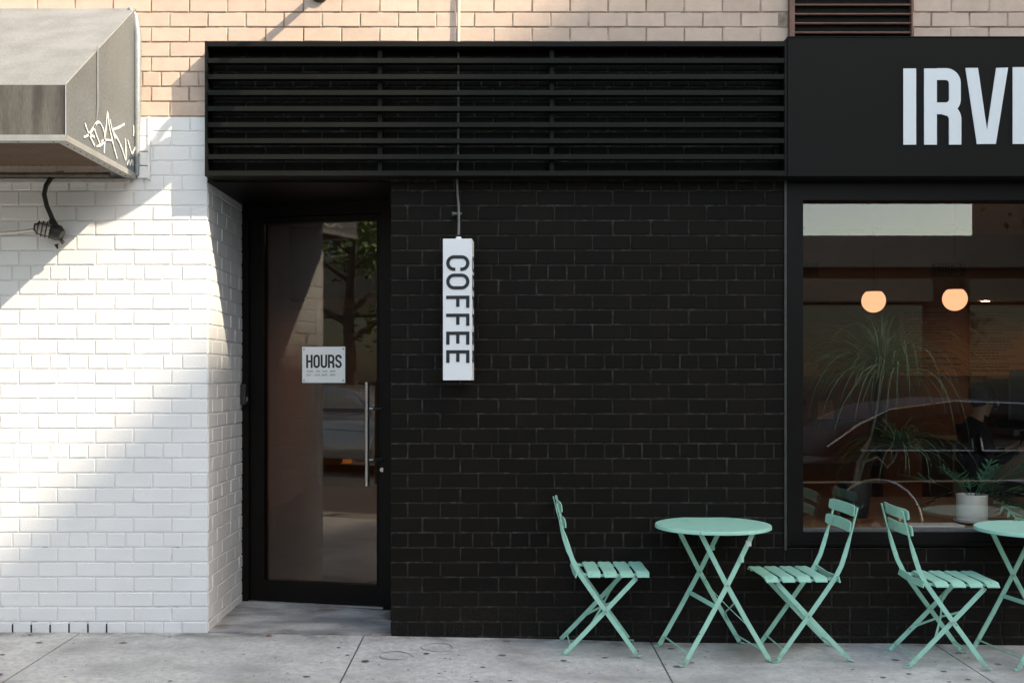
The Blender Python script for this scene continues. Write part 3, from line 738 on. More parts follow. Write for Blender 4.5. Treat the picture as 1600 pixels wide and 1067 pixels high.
obj('glazing_bead', box(box(B(), .1362, .146, -.034, -.0295, .1305, 2.294), .868, .8778, -.034, -.0295, .1305, 2.294), M['frame'], lf)
obj('pane', box(B(), .137, .877, -.004, .004, .131, 2.294), M['door_glass'], lf)
obj('threshold', box(B(), 0.051, W_-.023, -.05, .06, -.004, .009), M['steel'], t)
def du(px, py):   # point on the door plane -> local (u, z)
    k = (px-PX)/F; c_, s_ = math.cos(TH), math.sin(TH)
    u = (k*(6+DL.y)-DL.x)/(c_+k*s_); d = 6+DL.y-u*s_; return u, 1.42-(py-PY)*d/F-.055
ub, z1_ = du(581.5, 597); _, z0_ = du(581.5, 757)
h = obj('pull_handle', tube(B(), [(ub, -.085, z0_), (ub, -.085, z1_)], .0135, 14), M['steel'], t, smooth=True)
for py in (638, 717):
    _, zz = du(590, py); obj('standoff', tube(tube(B(), [(ub, -.085, zz), (ub+.03, -.07, zz)], .008, 10), [(ub+.03, -.07, zz), (.903, -.03, zz)], .0095, 10), M['steel'], h, smooth=True)
ul, zl = du(600, 733); obj('lock_cylinder', tube(B(), [(ul, -.038, zl), (ul, -.028, zl)], .013, 14), M['steel'], t, smooth=True)
# notice behind the glass
u0, zt_ = du(473, 542); u1, zb_ = du(540, 598)
n_ = thing('hours_notice', 'small white card reading HOURS on the door glass', 'sign', t.matrix_basis @ Vector(((u0+u1)/2, 0, zb_)), -TH)
hw = (u1-u0)/2; hh = zt_-zb_
obj('card', box(B(), -hw, hw, -.008, -.0055, 0, hh), M['pot_white'], n_)
fh = lambda u, v, d: Vector((u, -.0083-d, v))
bm = B(); lw = (2*hw-.052)/5
for k, ch in enumerate('HOURS'): glyph(bm, ch, -hw+.026+k*(lw+.002), hh*.41, lw-.003, hh*.37, .0125, fh, .0006)
obj('lettering', bm, M['ink'], n_)
for k, tx in enumerate(('MON - FRI, 7AM - 8PM', 'SAT - SUN, 8AM - 8PM')):
    cu = bpy.data.curves.new('tx', 'FONT'); cu.body = tx; cu.size = .0175; cu.space_character = 1.1
    to = bpy.data.objects.new('tx', cu); C.objects.link(to); bpy.context.view_layer.update()
    me = bpy.data.meshes.new_from_object(to.evaluated_get(bpy.context.evaluated_depsgraph_get())); bpy.data.objects.remove(to)
    me.transform(Matrix.Translation((-hw+.028, -.0087, hh*(.29-.10*k))) @ Matrix.Rotation(R(90), 4, 'X')); link('small_print', me, M['ink'], n_)
for sx_ in (-1, 1):
    for zz in (.014, hh-.014): obj('corner_pad', tube(B(), [(sx_*(hw-.012), -.0105, zz), (sx_*(hw-.012), -.0082, zz)], .006, 10), M['conduit'], n_)

# intercom on the left jamb
ky = 1.59*F/(PX-377)-6
t = thing('door_intercom', 'small black keypad box on the white side wall of the recess', 'intercom', (XC+.012, ky, 1.22))
zc = 1.42-(600-PY)*(6+ky)/F; zd = 1.42-(632-PY)*(6+ky)/F
boxo('housing', XC+.003, XC+.034, ky-.055, ky+.045, zd, zc, M['lamp_black'], t, .004, True)
boxo('button', XC+.0342, XC+.037, ky-.03, ky+.02, zd+.02, zd+.045, M['conduit'], t, .001, True)

# ------------------------------------------------------------------ shop window
t = thing('shop_window', 'large dark framed shop window under the sign', 'window', (3.6, .05, .53))
wx0, wx1 = X0(1230), 5.75
bm = B(); box(bm, wx0, wx0+.085, -.004, .12, .585, 2.372); box(bm, wx1-.085, wx1, -.004, .12, .585, 2.372); box(bm, wx0, wx1, -.0045, .12, 2.3721, 2.476); box(bm, wx0, wx1, -.0042, .12, .51, .5849)
obj('window_frame', bm, M['frame'], t, True)
bm = B(); box(bm, wx0+.02, wx1, -.016, -.0046, .524, .531); obj('frame_drip', bm, M['black_metal'], t, True)
bm = B(); box(bm, wx0+.085, wx1-.085, .018, .06, .5851, .600); obj('glazing_sill', bm, M['conduit_dark'], t, True)
bm = B(); box(bm, wx0-.018, wx0-.0045, -.012, .004, .49, 2.474); obj('edge_trim', bm, M['trim_dark'], t, True)
boxo('pane', wx0+.0851, wx1-.0851, .062, .07, .6001, 2.3719, M['glass'], t, 0, True)

# ------------------------------------------------------------------ interior
def st(name, *a): o = boxo(name, *a); tag(o, kind='structure'); return o
st('interior_floor', -2.4, 7, .35, 8.6, -.3, .04, M['int_floor']); st('interior_ceiling', -2.4, 7, .35, 8.6, 3.1, 3.2, M['int_ceiling'])
st('interior_back_wall', -2.4, 7, 8.4, 8.6, .04, 3.1, M['int_dark']); st('interior_left_wall', -2.5, -2.4, .9, 8.6, .0, 3.2, M['int_wall']); st('interior_right_wall', 7, 7.1, .35, 8.6, 0, 3.2, M['int_wall'])
st('door_side_wall', -2.4, -1.94, 1.16, 1.2, .04, 3.1, M['int_wall'])
bk = st('ceiling_bulkhead', -2.39, 6.99, 6.5, 8.39, 2.30, 3.095, M['int_wall'])
for pa, pb in ((1236, 1278), (1456, 1507)):
    a = at(pa, 412, 6.49); b = at(pb, 433, 6.49)
    t = thing('air_vent', 'dark slotted air grille in the ceiling bulkhead, ' + ('left' if pa < 1300 else 'right') + ' one', 'vent', ((a.x+b.x)/2, 6.49, b.z))
    boxo('vent_plate', a.x, b.x, 6.47, 6.499, b.z, a.z, M['lamp_black'], t, 0, True)
    n = 12
    for k in range(n): xx = a.x+.01+(b.x-a.x-.02)*k/(n-1); boxo('vent_fin', xx-.004, xx+.004, 6.46, 6.469, b.z+.01, a.z-.01, M['int_dark'], t, 0, True)
for k, (px, py, r) in enumerate(((1365, 470, 18.3), (1492, 467, 18.6))):
    c = at(px, py, 5.0); rr = r*11/F
    t = thing('globe_lamp', 'lit opal globe pendant, ' + ('left of the two' if k == 0 else 'right of the two, in front of the menu board'), 'lamp', c, 0, 'globe pendants inside the window')
    bm = B(); lathe(bm, [(.0001, -rr)] + [(rr*math.sin(R(a)), -rr*math.cos(R(a))) for a in range(10, 141, 10)] + [(.0001, -rr*math.cos(R(140)))], 32); obj('globe', bm, M['globe'], t, smooth=True)
    bm = B(); lathe(bm, [(.0001, rr*.77), (rr*.5, rr*.77), (rr*.5, rr*.9), (.012, rr*.95), (.012, rr*1.05)], 20); tube(bm, [(0, 0, rr), (0, 0, 3.1-c.z)], .005, 6); obj('stem', bm, M['lamp_black'], t)
c = at(1540, 460.5, 6.8); c.z = 2.296
for k, xx in enumerate((c.x, -1.2, .4, 2.0, 6.7)):  # first one is real; the others are unseen, added to brighten the room
    t = thing('downlight', ['small lit ceiling downlight right of the globes', 'added unseen downlight under the bulkhead, nearest the left wall', 'added unseen downlight under the bulkhead, second from the left wall', 'added unseen downlight under the bulkhead, third from the left wall', 'added unseen downlight under the bulkhead by the right wall'][k], 'lamp', (xx, c.y, c.z), 0, 'downlights under the bulkhead')
    bm = B(); lathe(bm, [(.0001, -.004), (.05, -.004), (.052, .002)], 20); obj('lens', bm, M['downlight'], t)
    bm = B(); lathe(bm, [(.052, .002), (.056, -.007), (.066, -.006), (.068, .003)], 20); obj('trim_ring', bm, M['lamp_black'], t)
# menu board
a = at(1407, 480, 8.3); b = at(1760, 587, 8.3)
t = thing('menu_board', 'tan menu board with dark rows of lettering on the back wall', 'menu board', ((a.x+b.x)/2, 8.3, b.z))
boxo('board', a.x, b.x, 8.34, 8.38, b.z, a.z, M['board'], t, 0, True)
bm = B(); random.seed(3)
for col in range(3):
    x0 = a.x+.06+col*.86; z = a.z-.06
    while z > b.z+.05:
        head = random.random() < .3; ln = random.uniform(.35, .72); hgt = .021 if head else .013; xx = x0
        while xx < x0+ln:
            wd = random.uniform(.02, .07); box(bm, xx, xx+wd, 8.335, 8.3399, z-hgt, z); xx += wd+.014
        z -= .034 if not head else .046
        if random.random() < .22: z -= .03
tag(obj('menu_lettering', bm, M['board_ink'], t, True), kind='stuff')
# counter, machine, shelf
t = thing('service_counter', 'tan fronted service counter deep inside the shop', 'counter', (5.2, 3.6, .04))
boxo('counter_front', 3.75, 6.8, 3.25, 3.28, .04, .86, M['board'], t, 0, True); boxo('counter_top', 3.7, 6.8, 3.2, 4.0, .861, .90, M['int_dark'], t, .004, True); boxo('counter_side', 3.75, 3.78, 3.281, 3.95, .04, .86, M['int_dark'], t, 0, True)
t = thing('espresso_machine', 'black coffee machine standing on the service counter', 'coffee machine', (4.75, 3.6, .90))
boxo('machine_body', 4.28, 5.3, 3.42, 3.9, 1.05, 1.42, M['lamp_black'], t, .02, True); boxo('drip_tray', 4.3, 5.28, 3.36, 3.9, .93, .98, M['conduit_dark'], t, .005, True)
boxo('cup_rail', 4.3, 5.28, 3.42, 3.44, 1.43, 1.47, M['conduit_dark'], t, 0, True)
for xx in (4.33, 5.25): boxo('machine_leg', xx-.02, xx+.02, 3.5, 3.8, .901, .929, M['lamp_black'], t, 0, True)
boxo('machine_back', 4.3, 5.28, 3.7, 3.88, .981, 1.049, M['lamp_black'], t, 0, True)
for xx in (4.5, 4.8, 5.1):
    bm = B(); tube(bm, [(xx, 3.5, 1.05), (xx, 3.5, 1.0)], .035, 12); tube(bm, [(xx, 3.5, 1.02), (xx, 3.3, 1.0)], .012, 8); obj('group_head', bm, M['conduit_dark'], t, True)
t = thing('wall_shelf', 'dark shelf with bags at the left side of the shop interior', 'shelf', (3.15, 5.6, .04))
for z in (.5, .95, 1.4): boxo('shelf_board', 2.6, 3.9, 5.5, 5.85, z, z+.03, M['int_dark'], t, 0, True)
for xx in (2.58, 3.9): boxo('shelf_upright', xx, xx+.03, 5.49, 5.86, .04, 2.0, M['int_dark'], t, 0, True)
for k, (x, z, m, w2, h2) in enumerate(((2.98, 1.431, 'tan_bag', .13, .2), (2.72, 1.431, 'red_bag', .14, .17), (3.16, 1.431, 'tan_bag', .13, .14), (2.80, .981, 'red_bag', .14, .2), (3.02, .981, 'red_bag', .14, .2), (3.3, .981, 'tan_bag', .14, .19))):
    bm = B(); A = ring(bm, [(x, 5.55, z), (x+w2, 5.55, z), (x+w2, 5.66, z), (x, 5.66, z)]); Bq = ring(bm, [(x+.003, 5.56, z+h2*.8), (x+w2-.003, 5.56, z+h2*.8), (x+w2-.003, 5.65, z+h2*.8), (x+.003, 5.65, z+h2*.8)]); Cq = ring(bm, [(x+.004, 5.602, z+h2), (x+w2-.004, 5.602, z+h2), (x+w2-.004, 5.608, z+h2), (x+.004, 5.608, z+h2)])
    bm.faces.new(A[::-1]); bridge(bm, A, Bq); bridge(bm, Bq, Cq); bm.faces.new(Cq)
    tag(obj('coffee_bag', bm, M[m]), ('tan paper' if m == 'tan_bag' else 'dark red') + ' bag on the ' + ('upper' if z > 1.2 else 'lower') + ' shelf board inside the shop, ' + ['tallest', 'leftmost', 'shortest', 'leftmost', 'second from left', 'rightmost'][k], 'bag', 'bags on the shop shelf')
# window bench inside
t = thing('window_bench', 'deep brown wooden display bench behind the window glass', 'bench', (3.6, .9, .04))
for k in range(6): boxo('plank', wx0+.02, wx1, .13+k*.262, .13+k*.262+.26, .555, .592, M['wood'], t, .003, True)
boxo('bench_front', wx0+.02, wx1, .14, .16, .04, .554, M['int_dark'], t, 0, True); boxo('bench_back', wx0+.02, wx1, 1.66, 1.68, .04, .554, M['int_dark'], t, 0, True)
tr = boxo('white_tray', at(1387, 828, .2).x, at(1500, 828, .2).x, .135, .26, .593, .603, M['pot_white'], None, .003); tag(tr, 'flat white tray lying on the bench against the glass', 'tray')

# ------------------------------------------------------------------ plants
def pot(name, label, c, r0, r1, hgt, m, cat='pot'):
    t = thing(name, label, cat, c)
    bm = B(); lathe(bm, [(.0001, 0), (r0*.96, 0), (r0, .006), (r1, hgt-.004), (r1-.002, hgt), (r1-.008, hgt), (r1-.010, hgt-.02), (.0001, hgt-.02)], 36); obj('pot_wall', bm, m, t, smooth=True)
    return t
bz = .5925
pc = at(1335, 800, .42); pc.z = bz
sa = thing('terracotta_saucer', 'terracotta saucer under the dark plant pot', 'saucer', pc)
bm = B(); lathe(bm, [(.0001, 0), (.10, 0), (.122, .028), (.117, .028), (.098, .008), (.0001, .008)], 36); obj('dish', bm, M['terracotta'], sa, smooth=True)
p = pot('palm_plant', 'tall fountain shaped palm with thin drooping leaves in a dark pot', pc + Vector((0, 0, .0085)), .075, .098, .225, M['pot_dark'], 'plant')
bm = B(); lathe(bm, [(.0001, .207), (.087, .207)], 24); obj('soil', bm, M['soil'], p)
crown = at(1378, 585, .45) - p.location; crown2 = at(1405, 700, .50) - p.location
bm = B(); tube(bm, [(0, 0, .19), (.02, 0, .32), (.09, .01, .45), (.13, .02, .6), tuple(crown)], [.018, .012, .009, .008, .008], 8); tube(bm, [(.02, 0, .22), (.05, -.02, .33), (.12, -.03, .36), (.19, .0, .30), (.24, .05, .33), tuple(crown2)], [.011, .009, .008, .007, .006, .006], 8); obj('trunk', bm, M['bark'], p, smooth=True)
random.seed(11)
def fountain(c, n, l0, l1, wd, up=1.0):
    vs = []; fs = []
    for k in range(n):
        a = random.uniform(0, 2*math.pi); L = random.uniform(l0, l1); e = R(random.uniform(5, 78))*up; L *= 1-.62*max(0, e-.55); S_ = 11
        d = Vector((math.cos(a)*math.cos(e), math.sin(a)*math.cos(e)*.75, math.sin(e))); q = Vector(c); sd_ = Vector((-math.sin(a), math.cos(a), random.uniform(-.4, .4))).normalized()
        droop = random.uniform(2.2, 4.2); i0 = len(vs)
        for s in range(S_+1):
            f_ = s/S_; w2 = wd*(.55+.45*math.sin(math.pi*min(1, f_*1.6+.1)))*(1-f_**3) + .0004
            vs += [tuple(q+sd_*w2), tuple(q-sd_*w2)]
            q = q + d*L/S_; d = (d + Vector((0, 0, -droop/S_*(.3+f_*1.2)))).normalized()
            q.y = max(q.y, c[1]-.30); q.z = max(q.z, .03)
        for s in range(S_): b_ = i0+2*s; fs.append((b_, b_+1, b_+3, b_+2))
    return vs, fs
v1, f1 = fountain(crown, 300, .40, 1.0, .0055); v2, f2 = fountain(crown2, 170, .25, .6, .0042, .8)
raw('foliage', v1+v2, f1+[tuple(i+len(v1) for i in f) for f in f2], M['leaf_palm'], p)
fc = at(1518.5, 827, .26); fc.z = .6035; fc.y = .31; fc.x = (1518.5-PX)*6.31/F
fs_ = thing('white_saucer', 'thin white saucer under the fern pot', 'saucer', fc); bm = B(); lathe(bm, [(.0001, 0), (.095, 0), (.10, .008), (.094, .008), (.0001, .004)], 32); obj('dish', bm, M['pot_white'], fs_, smooth=True)
p = pot('fern_plant', 'blue green lobed fern in a white cylinder pot', fc + Vector((0, 0, .0085)), .083, .0845, .145, M['pot_white'], 'plant')
bm = B(); lathe(bm, [(.0001, .128), (.074, .128)], 24); obj('soil', bm, M['soil'], p)
def frond(a, L, e, droop):
    vs = []; fs = []; q = Vector((math.cos(a)*.03, math.sin(a)*.03, .125)); d = Vector((math.cos(a)*math.cos(e), math.sin(a)*math.cos(e), math.sin(e))); n = 14
    side_ = Vector((-math.sin(a), math.cos(a), 0)); P = []
    for s in range(n+1):
        P.append((q.copy(), d.copy())); q = q+d*L/n; d = (d+Vector((0, 0, -droop/n))).normalized()
    for s in range(n):
        f_ = s/n; w2 = .0025 if f_ < .3 else .009*(1-f_*.4); i = len(vs)
        for (pp, _) in (P[s], P[s+1]): vs += [tuple(pp+side_*w2), tuple(pp-side_*w2)]
        fs.append((i, i+1, i+3, i+2))
        if f_ > .32 and s % 2 == 0:
            for sg in (1, -1):
                ll = L*.30*(1-.55*abs(f_-.55))*random.uniform(.7, 1.15); dd = (side_*sg*.8+P[s][1]*.75+Vector((0, 0, random.uniform(-.1, .25)))).normalized(); b0 = P[s][0]; nn = P[s][1]*.008
                i = len(vs); vs += [tuple(b0-nn), tuple(b0+nn), tuple(b0+dd*ll*.55+nn*1.3), tuple(b0+dd*ll*.55-nn*1.3), tuple(b0+dd*ll)]
                fs += [(i, i+1, i+2, i+3), (i+3, i+2, i+4)]
    return vs, fs
random.seed(5)
for k in range(34):
    a = random.uniform(-.9, .9) if k % 4 else random.uniform(0, 6.28)
    L = random.uniform(.18, .42); v_, f_ = frond(a, L, R(random.uniform(8, 62)), random.uniform(.2, 1.1)); raw('frond', v_, f_, M['leaf_fern'], p)

# ------------------------------------------------------------------ person behind the counter
PP = at(1512, 700, 2.7)
t = thing('counter_stool', 'dark round stool under the seated person inside the shop', 'stool', (PP.x, 2.7, .04))
bm = B(); lathe(bm, [(.0001, .40), (.16, .40), (.17, .41), (.17, .425), (.15, .435), (.0001, .435)], 28); obj('seat', bm, M['int_dark'], t, smooth=True)
for k in range(4):
    a = R(45+90*k); obj('leg', tube(B(), [(math.cos(a)*.12, math.sin(a)*.12, .40), (math.cos(a)*.18, math.sin(a)*.18, 0)], .013, 8), M['lamp_black'], t)
t = thing('person', 'person in black top seated by the counter, looking down at a phone', 'person', (PP.x, 2.7, .04))
V = []; E = []; Rr = []
def jn(p, r, par=None):
    V.append(p); Rr.append(r)
    if par is not None: E.append((par, len(V)-1))
    return len(V)-1
pel = jn((0, 0, .53), (.12, .15)); sp = jn((.0, 0, .70), (.11, .145), pel); ch = jn((.03, 0, .90), (.115, .165), sp); nk = jn((.08, 0, 1.05), (.06, .06), ch)
h1 = jn((.12, 0, 1.13), (.08, .068), nk); h2 = jn((.135, 0, 1.21), (.095, .078), h1); h3 = jn((.12, 0, 1.28), (.07, .058), h2)
for s in (-1, 1):
    sh = jn((.04, s*.17, .96), (.062, .062), ch); el_ = jn((.10, s*.23, .72), (.047, .047), sh); wr = jn((.33, s*.12, .80), (.028, .03), el_); pm = jn((.39, s*.09, .83), (.018, .034), wr)
    for f_ in range(4): a_ = jn((.445, s*.09+(f_-1.5)*.019, .85+.004*f_), (.009, .009), pm); jn((.465-.005*abs(f_-1.5), s*.07+(f_-1.5)*.018, .885), (.008, .008), a_)
    th_ = jn((.40, s*.05, .855), (.010, .010), pm); jn((.425, s*.035, .88), (.009, .009), th_)
    hp = jn((.06, s*.09, .51), (.09, .09), pel); kn = jn((.43, s*.11, .51), (.062, .062), hp); an = jn((.40, s*.11, .09), (.042, .042), kn); jn((.53, s*.12, .035), (.03, .04), an)
me = bpy.data.meshes.new('body'); me.from_pydata(V, E, []); me.update()
bo = bpy.data.objects.new('body', me); C.objects.link(bo)
sk = bo.modifiers.new('s', 'SKIN'); bo.modifiers.new('u', 'SUBSURF').levels = 1
for i, r in enumerate(Rr): me.skin_vertices[0].data[i].radius = r
me.skin_vertices[0].data[0].use_root = True
bpy.context.view_layer.update()
me2 = bpy.data.meshes.new_from_object(bo.evaluated_get(bpy.context.evaluated_depsgraph_get())); bpy.data.objects.remove(bo)
me2.materials.clear(); me2.materials.append(M['cloth_black']); me2.materials.append(M['skin'])
for pgn in me2.polygons:
    pgn.use_smooth = True; c = pgn.center
    if c.z > 1.06 or (c.x > .335 and c.z > .74): pgn.material_index = 1
bo = link('body', me2, None, t)
bm = B(); lathe(bm, [(.0001, .115), (.05, .108), (.085, .075), (.10, .02), (.098, -.03), (.088, -.07)], 20); bm.transform(Matrix.Translation((.112, 0, 1.235)) @ Matrix.Rotation(R(-14), 4, 'Y')); obj('hair', bm, M['hair'], t, smooth=True)
bm = B(); tube(bm, [(.225, 0, 1.20), (.243, 0, 1.17), (.23, 0, 1.155)], [.008, .014, .008], 8); obj('nose', bm, M['skin'], t, smooth=True)
for s_ in (-1, 1):
    bm = B(); bmesh.ops.create_uvsphere(bm, u_segments=10, v_segments=6, radius=.011); bm.transform(Matrix.Translation((.218, s_*.032, 1.195))); obj('eye', bm, M['hair'], t)
    bm = B(); bmesh.ops.create_uvsphere(bm, u_segments=10, v_segments=6, radius=.028); bm.transform(Matrix.Translation((.12, s_*.082, 1.18)) @ Matrix.Diagonal((.7, .35, 1.1, 1))); obj('ear', bm, M['skin'], t)
bm = B(); tube(bm, [(.214, -.025, 1.13), (.224, 0, 1.128), (.214, .025, 1.13)], .006, 6); obj('mouth', bm, M['terracotta'], t)
ph = thing('phone', 'small dark phone held by the seated person', 'phone', (PP.x+.43, 2.7, .93))
obj('phone_body', box(B(), -.005, .005, -.04, .04, -.07, .07, .002), M['lamp_black'], ph)

# ------------------------------------------------------------------ bistro chairs and tables
def make_chair():
    t = thing('bistro_chair', 'x', 'chair'); m = M['mint']; hw = .168; th = .006; bw = .0225
    for s in (-1, 1):
        y = s*hw
        # long bar: back upright, twisting, then leg to the front foot
        prof = [(-.226, .775), (-.216, .735), (-.204, .685), (-.191, .637), (-.180, .597), (-.166, .55), (-.145, .485), (-.115, .425), (-.06, .345), (.02, .233), (.10, .122), (.176, .016)]
        pts = [(x, y, z) for x, z in prof]; wd = []
        for i, (x, z) in enumerate(prof):
            x2, z2 = prof[min(i+1, len(prof)-1)]; x1, zz1 = prof[max(i-1, 0)]; T = Vector((x2-x1, 0, z2-zz1)).normalized(); side_v = Vector((T.z, 0, -T.x))
            k = max(0, min(1, (z-.55)/.09)); wd.append(tuple(side_v*(1-k)+Vector((0, 1, 0))*k + Vector((1e-4, 0, 0))))
        bm = B(); strip(bm, pts, wd, [.017]*4+[.018, .022]+[bw]*6, th); strip(bm, [(.168, y, .022), (.180, y, .007), (.206, y, .0035)], Vector((0, 1, 0)), [.02, .022, .022], .005)
        obj('upright_leg', bm, m, t)
        y2 = s*(hw-.012); prof2 = [(.178, .396), (.12, .334), (.02, .228), (-.09, .112), (-.186, .014)]
        bm = B(); pts = [(x, y2, z) for x, z in prof2]; strip(bm, pts, Vector((1, 0, -1)), bw, th); strip(bm, [(-.178, y2, .020), (-.190, y2, .007), (-.214, y2, .0035)], Vector((0, 1, 0)), [.02, .022, .022], .005)
        obj('crossing_leg', bm, m, t)
        bm = B(); tube(bm, [(.022, s*(hw+.006), .229), (.022, s*(hw-.02), .229)], .0065, 10); tube(bm, [(.178, s*(hw-.004), .392), (.178, s*(hw-.024), .392)], .006, 10); obj('rivet', bm, M['rivet'], t)
        bm = B(); strip(bm, [(-.125, s*(hw-.022), .415), (.0, s*(hw-.022), .408), (.15, s*(hw-.022), .410), (.235, s*(hw-.022), .412)], Vector((0, 0, 1)), .014, .005); obj('seat_rail', bm, m, t)
    for k in range(4):
        xa = -.072+.0825*k; bm = B(); n = 12; prev = None
        for j in range(n+1):
            v = -1+2*j/n; y = v*.19; z = .425 + .003*(1-abs(v)**2) - (.018*max(0, (abs(v)-.78)/.22)**2) + .004*abs(v); tp = .004*max(0, (abs(v)-.85)/.15)
            c_ = .003; w2 = .068
            rg = ring(bm, [(xa+tp, y, z-c_), (xa+.012, y, z+.001), (xa+w2/2, y, z-.0015), (xa+w2-.012, y, z+.001), (xa+w2-tp, y, z-c_), (xa+w2-tp, y, z-c_-.004), (xa+w2/2, y, z-.006), (xa+tp, y, z-c_-.004)])
            if prev: bridge(bm, prev, rg)
            else: bm.faces.new(rg[::-1])
            prev = rg
        bm.faces.new(prev); obj('seat_slat', bm, m, t, smooth=True)
    bm = B(); strip(bm, [(-.128, y, .41+.008*abs(y)/.17) for y in (-.19, -.1, 0, .1, .19)], Vector((.25, 0, 1)), .034, .005); obj('rear_rail', bm, m, t)
    for zc, x0 in ((.757, -.221), (.678, -.202)):
        bm = B(); n = 12; prev = None
        for j in range(n+1):
            v = -1+2*j/n; y = v*.19; bow = .014*v*v; hh = .0275 - .006*max(0, (abs(v)-.88)/.12)**2; tx = .27
            rg = ring(bm, [(x0+bow+.006-tx*h_*.5+d_, y, zc+h_) for h_, d_ in ((hh, 0), (hh*.4, .0015), (-hh*.4, .0015), (-hh, 0), (-hh, -.005), (-hh*.4, -.0035), (hh*.4, -.0035), (hh, -.005))])
            if prev: bridge(bm, prev, rg)
            else: bm.faces.new(rg)
            prev = rg
        bm.faces.new(prev[::-1]); obj('back_slat', bm, m, t, smooth=True)
    for x, z, yy in ((-.155, .048, hw-.013), (.145, .060, hw-.002), (.165, .404, hw-.012), (-.06, .404, hw-.02)):
        bm = B(); tube(bm, [(x, -yy, z), (x, yy, z)], .0042, 8); obj('cross_rod', bm, m, t)
    for s in (-1, 1):
        bm = B(); strip(bm, [(-.10, s*(hw-.016), .104), (-.055, s*(hw-.03), .147), (.02, 0, .222), (.075, -s*(hw-.03), .277), (.105, -s*(hw-.016), .318)], Vector((1, 0, -1)), [.02, .012, .009, .012, .02], .004); obj('diagonal_brace', bm, m, t)
    return t
def make_table():
    t = thing('bistro_table', 'x', 'table'); m = M['mint']; hw = .20; bw = .0235; th = .006; H = .672
    bm = B(); lathe(bm, [(.0001, H-.0015), (.10, H-.001), (.25, H), (.285, H+.001), (.2935, H-.001), (.2965, H-.006), (.2965, H-.017), (.292, H-.019), (.290, H-.012), (.28, H-.006), (.0001, H-.006)], 72); obj('table_top', bm, m, t, smooth=True)
    for s in (-1, 1):
        for d in (-1, 1):
            y = s*(hw - (.008 if d > 0 else 0)); bm = B()
            strip(bm, [(-d*.135, y, H-.022), (-d*.06, y, .505), (d*.0, y, .392), (d*.11, y, .20), (d*.222, y, .014)], Vector((1, 0, d)), bw, th)
            strip(bm, [(d*.218, y, .020), (d*.228, y, .007), (d*.25, y, .0035)], Vector((0, 1, 0)), [.02, .024, .026], .005); obj('leg', bm, m, t)
        bm = B(); tube(bm, [(.0, s*(hw+.006), .392), (.0, s*(hw-.018), .392)], .007, 10); obj('pivot_rivet', bm, M['rivet'], t)
        for d in (-1, 1):
            bm = B(); tube(bm, [(d*.135, s*(hw+.004), H-.024), (d*.135, s*(hw-.014), H-.024)], .011, 12); obj('hinge', bm, m, t)
        boxo('clip', .098, .124, s*hw-.008, s*hw+.006, .585, .612, M['pot_white'], t, .003) if s < 0 else None
        boxo('latch', .062, .084, s*hw-.009, s*hw-.0035, .505, .545, m, t, .003)
    for d in (-1, 1):
        bm = B(); tube(bm, [(d*.195, -hw+.004, .055), (d*.195, hw-.004, .055)], .0045, 8); obj('foot_rod', bm, m, t)
    bm = B(); strip(bm, [(-.06, -hw+.01, .287), (-.06, hw-.01, .287)], Vector((1, 0, 1)), .022, .005); obj('stretcher', bm, m, t)
    for s in (-1, 1):
        bm = B(); strip(bm, [(.02, s*(hw-.015), .35), (.06, s*(hw-.06), .29), (.09, 0, .235), (.12, -s*(hw-.06), .185), (.15, -s*(hw-.012), .135)], Vector((1, 0, -1)), [.02, .008, .007, .008, .02], .004); obj('diagonal_brace', bm, m, t)
    bm = B(); strip(bm, [(-.14, -hw+.01, H-.012), (-.14, hw-.01, H-.012)], Vector((1, 0, 0)), .03, .005); strip(bm, [(.14, -hw+.01, H-.012), (.14, hw-.01, H-.012)], Vector((1, 0, 0)), .03, .005); obj('top_bracket', bm, m, t)
    return t
def dup(root, loc, rz, label, group):
    r = root.copy(); C.objects.link(r); r.location = loc; r.rotation_euler = (0, 0, rz); r['label'] = label; r['group'] = group
    for ch_ in list(root.children):
        c_ = ch_.copy(); C.objects.link(c_); c_.parent = r
    return r
ch0 = make_chair(); tb0 = make_table()
chairs = [((.500, -.195), R(.5), 'mint green folding chair left of the whole table, in front of black brick'),
          ((1.552, -.245), R(182), 'mint green folding chair right of the whole table, facing left'),
          ((2.200, -.36), R(-2), 'rightmost mint green folding chair, facing the cut-off table')]
for k, ((x, y), a, lb) in enumerate(chairs):
    loc = (x, y, gz(x, y))
    if k == 0: ch0.location = loc; ch0.rotation_euler = (0, 0, a); ch0['label'] = lb; ch0['group'] = 'mint bistro chairs on the pavement'
    else: dup(ch0, loc, a, lb, 'mint bistro chairs on the pavement')
for k, ((x, y), a, lb) in enumerate([((1.085, -.26), R(10), 'round mint green folding table between two chairs'), ((2.735, -.29), R(8), 'round mint green table cut off at the right edge of view')]):
    loc = (x, y, gz(x, y))
    if k == 0: tb0.location = loc; tb0.rotation_euler = (0, 0, a); tb0['label'] = lb; tb0['group'] = 'mint bistro tables on the pavement'
    else: dup(tb0, loc, a, lb, 'mint bistro tables on the pavement')

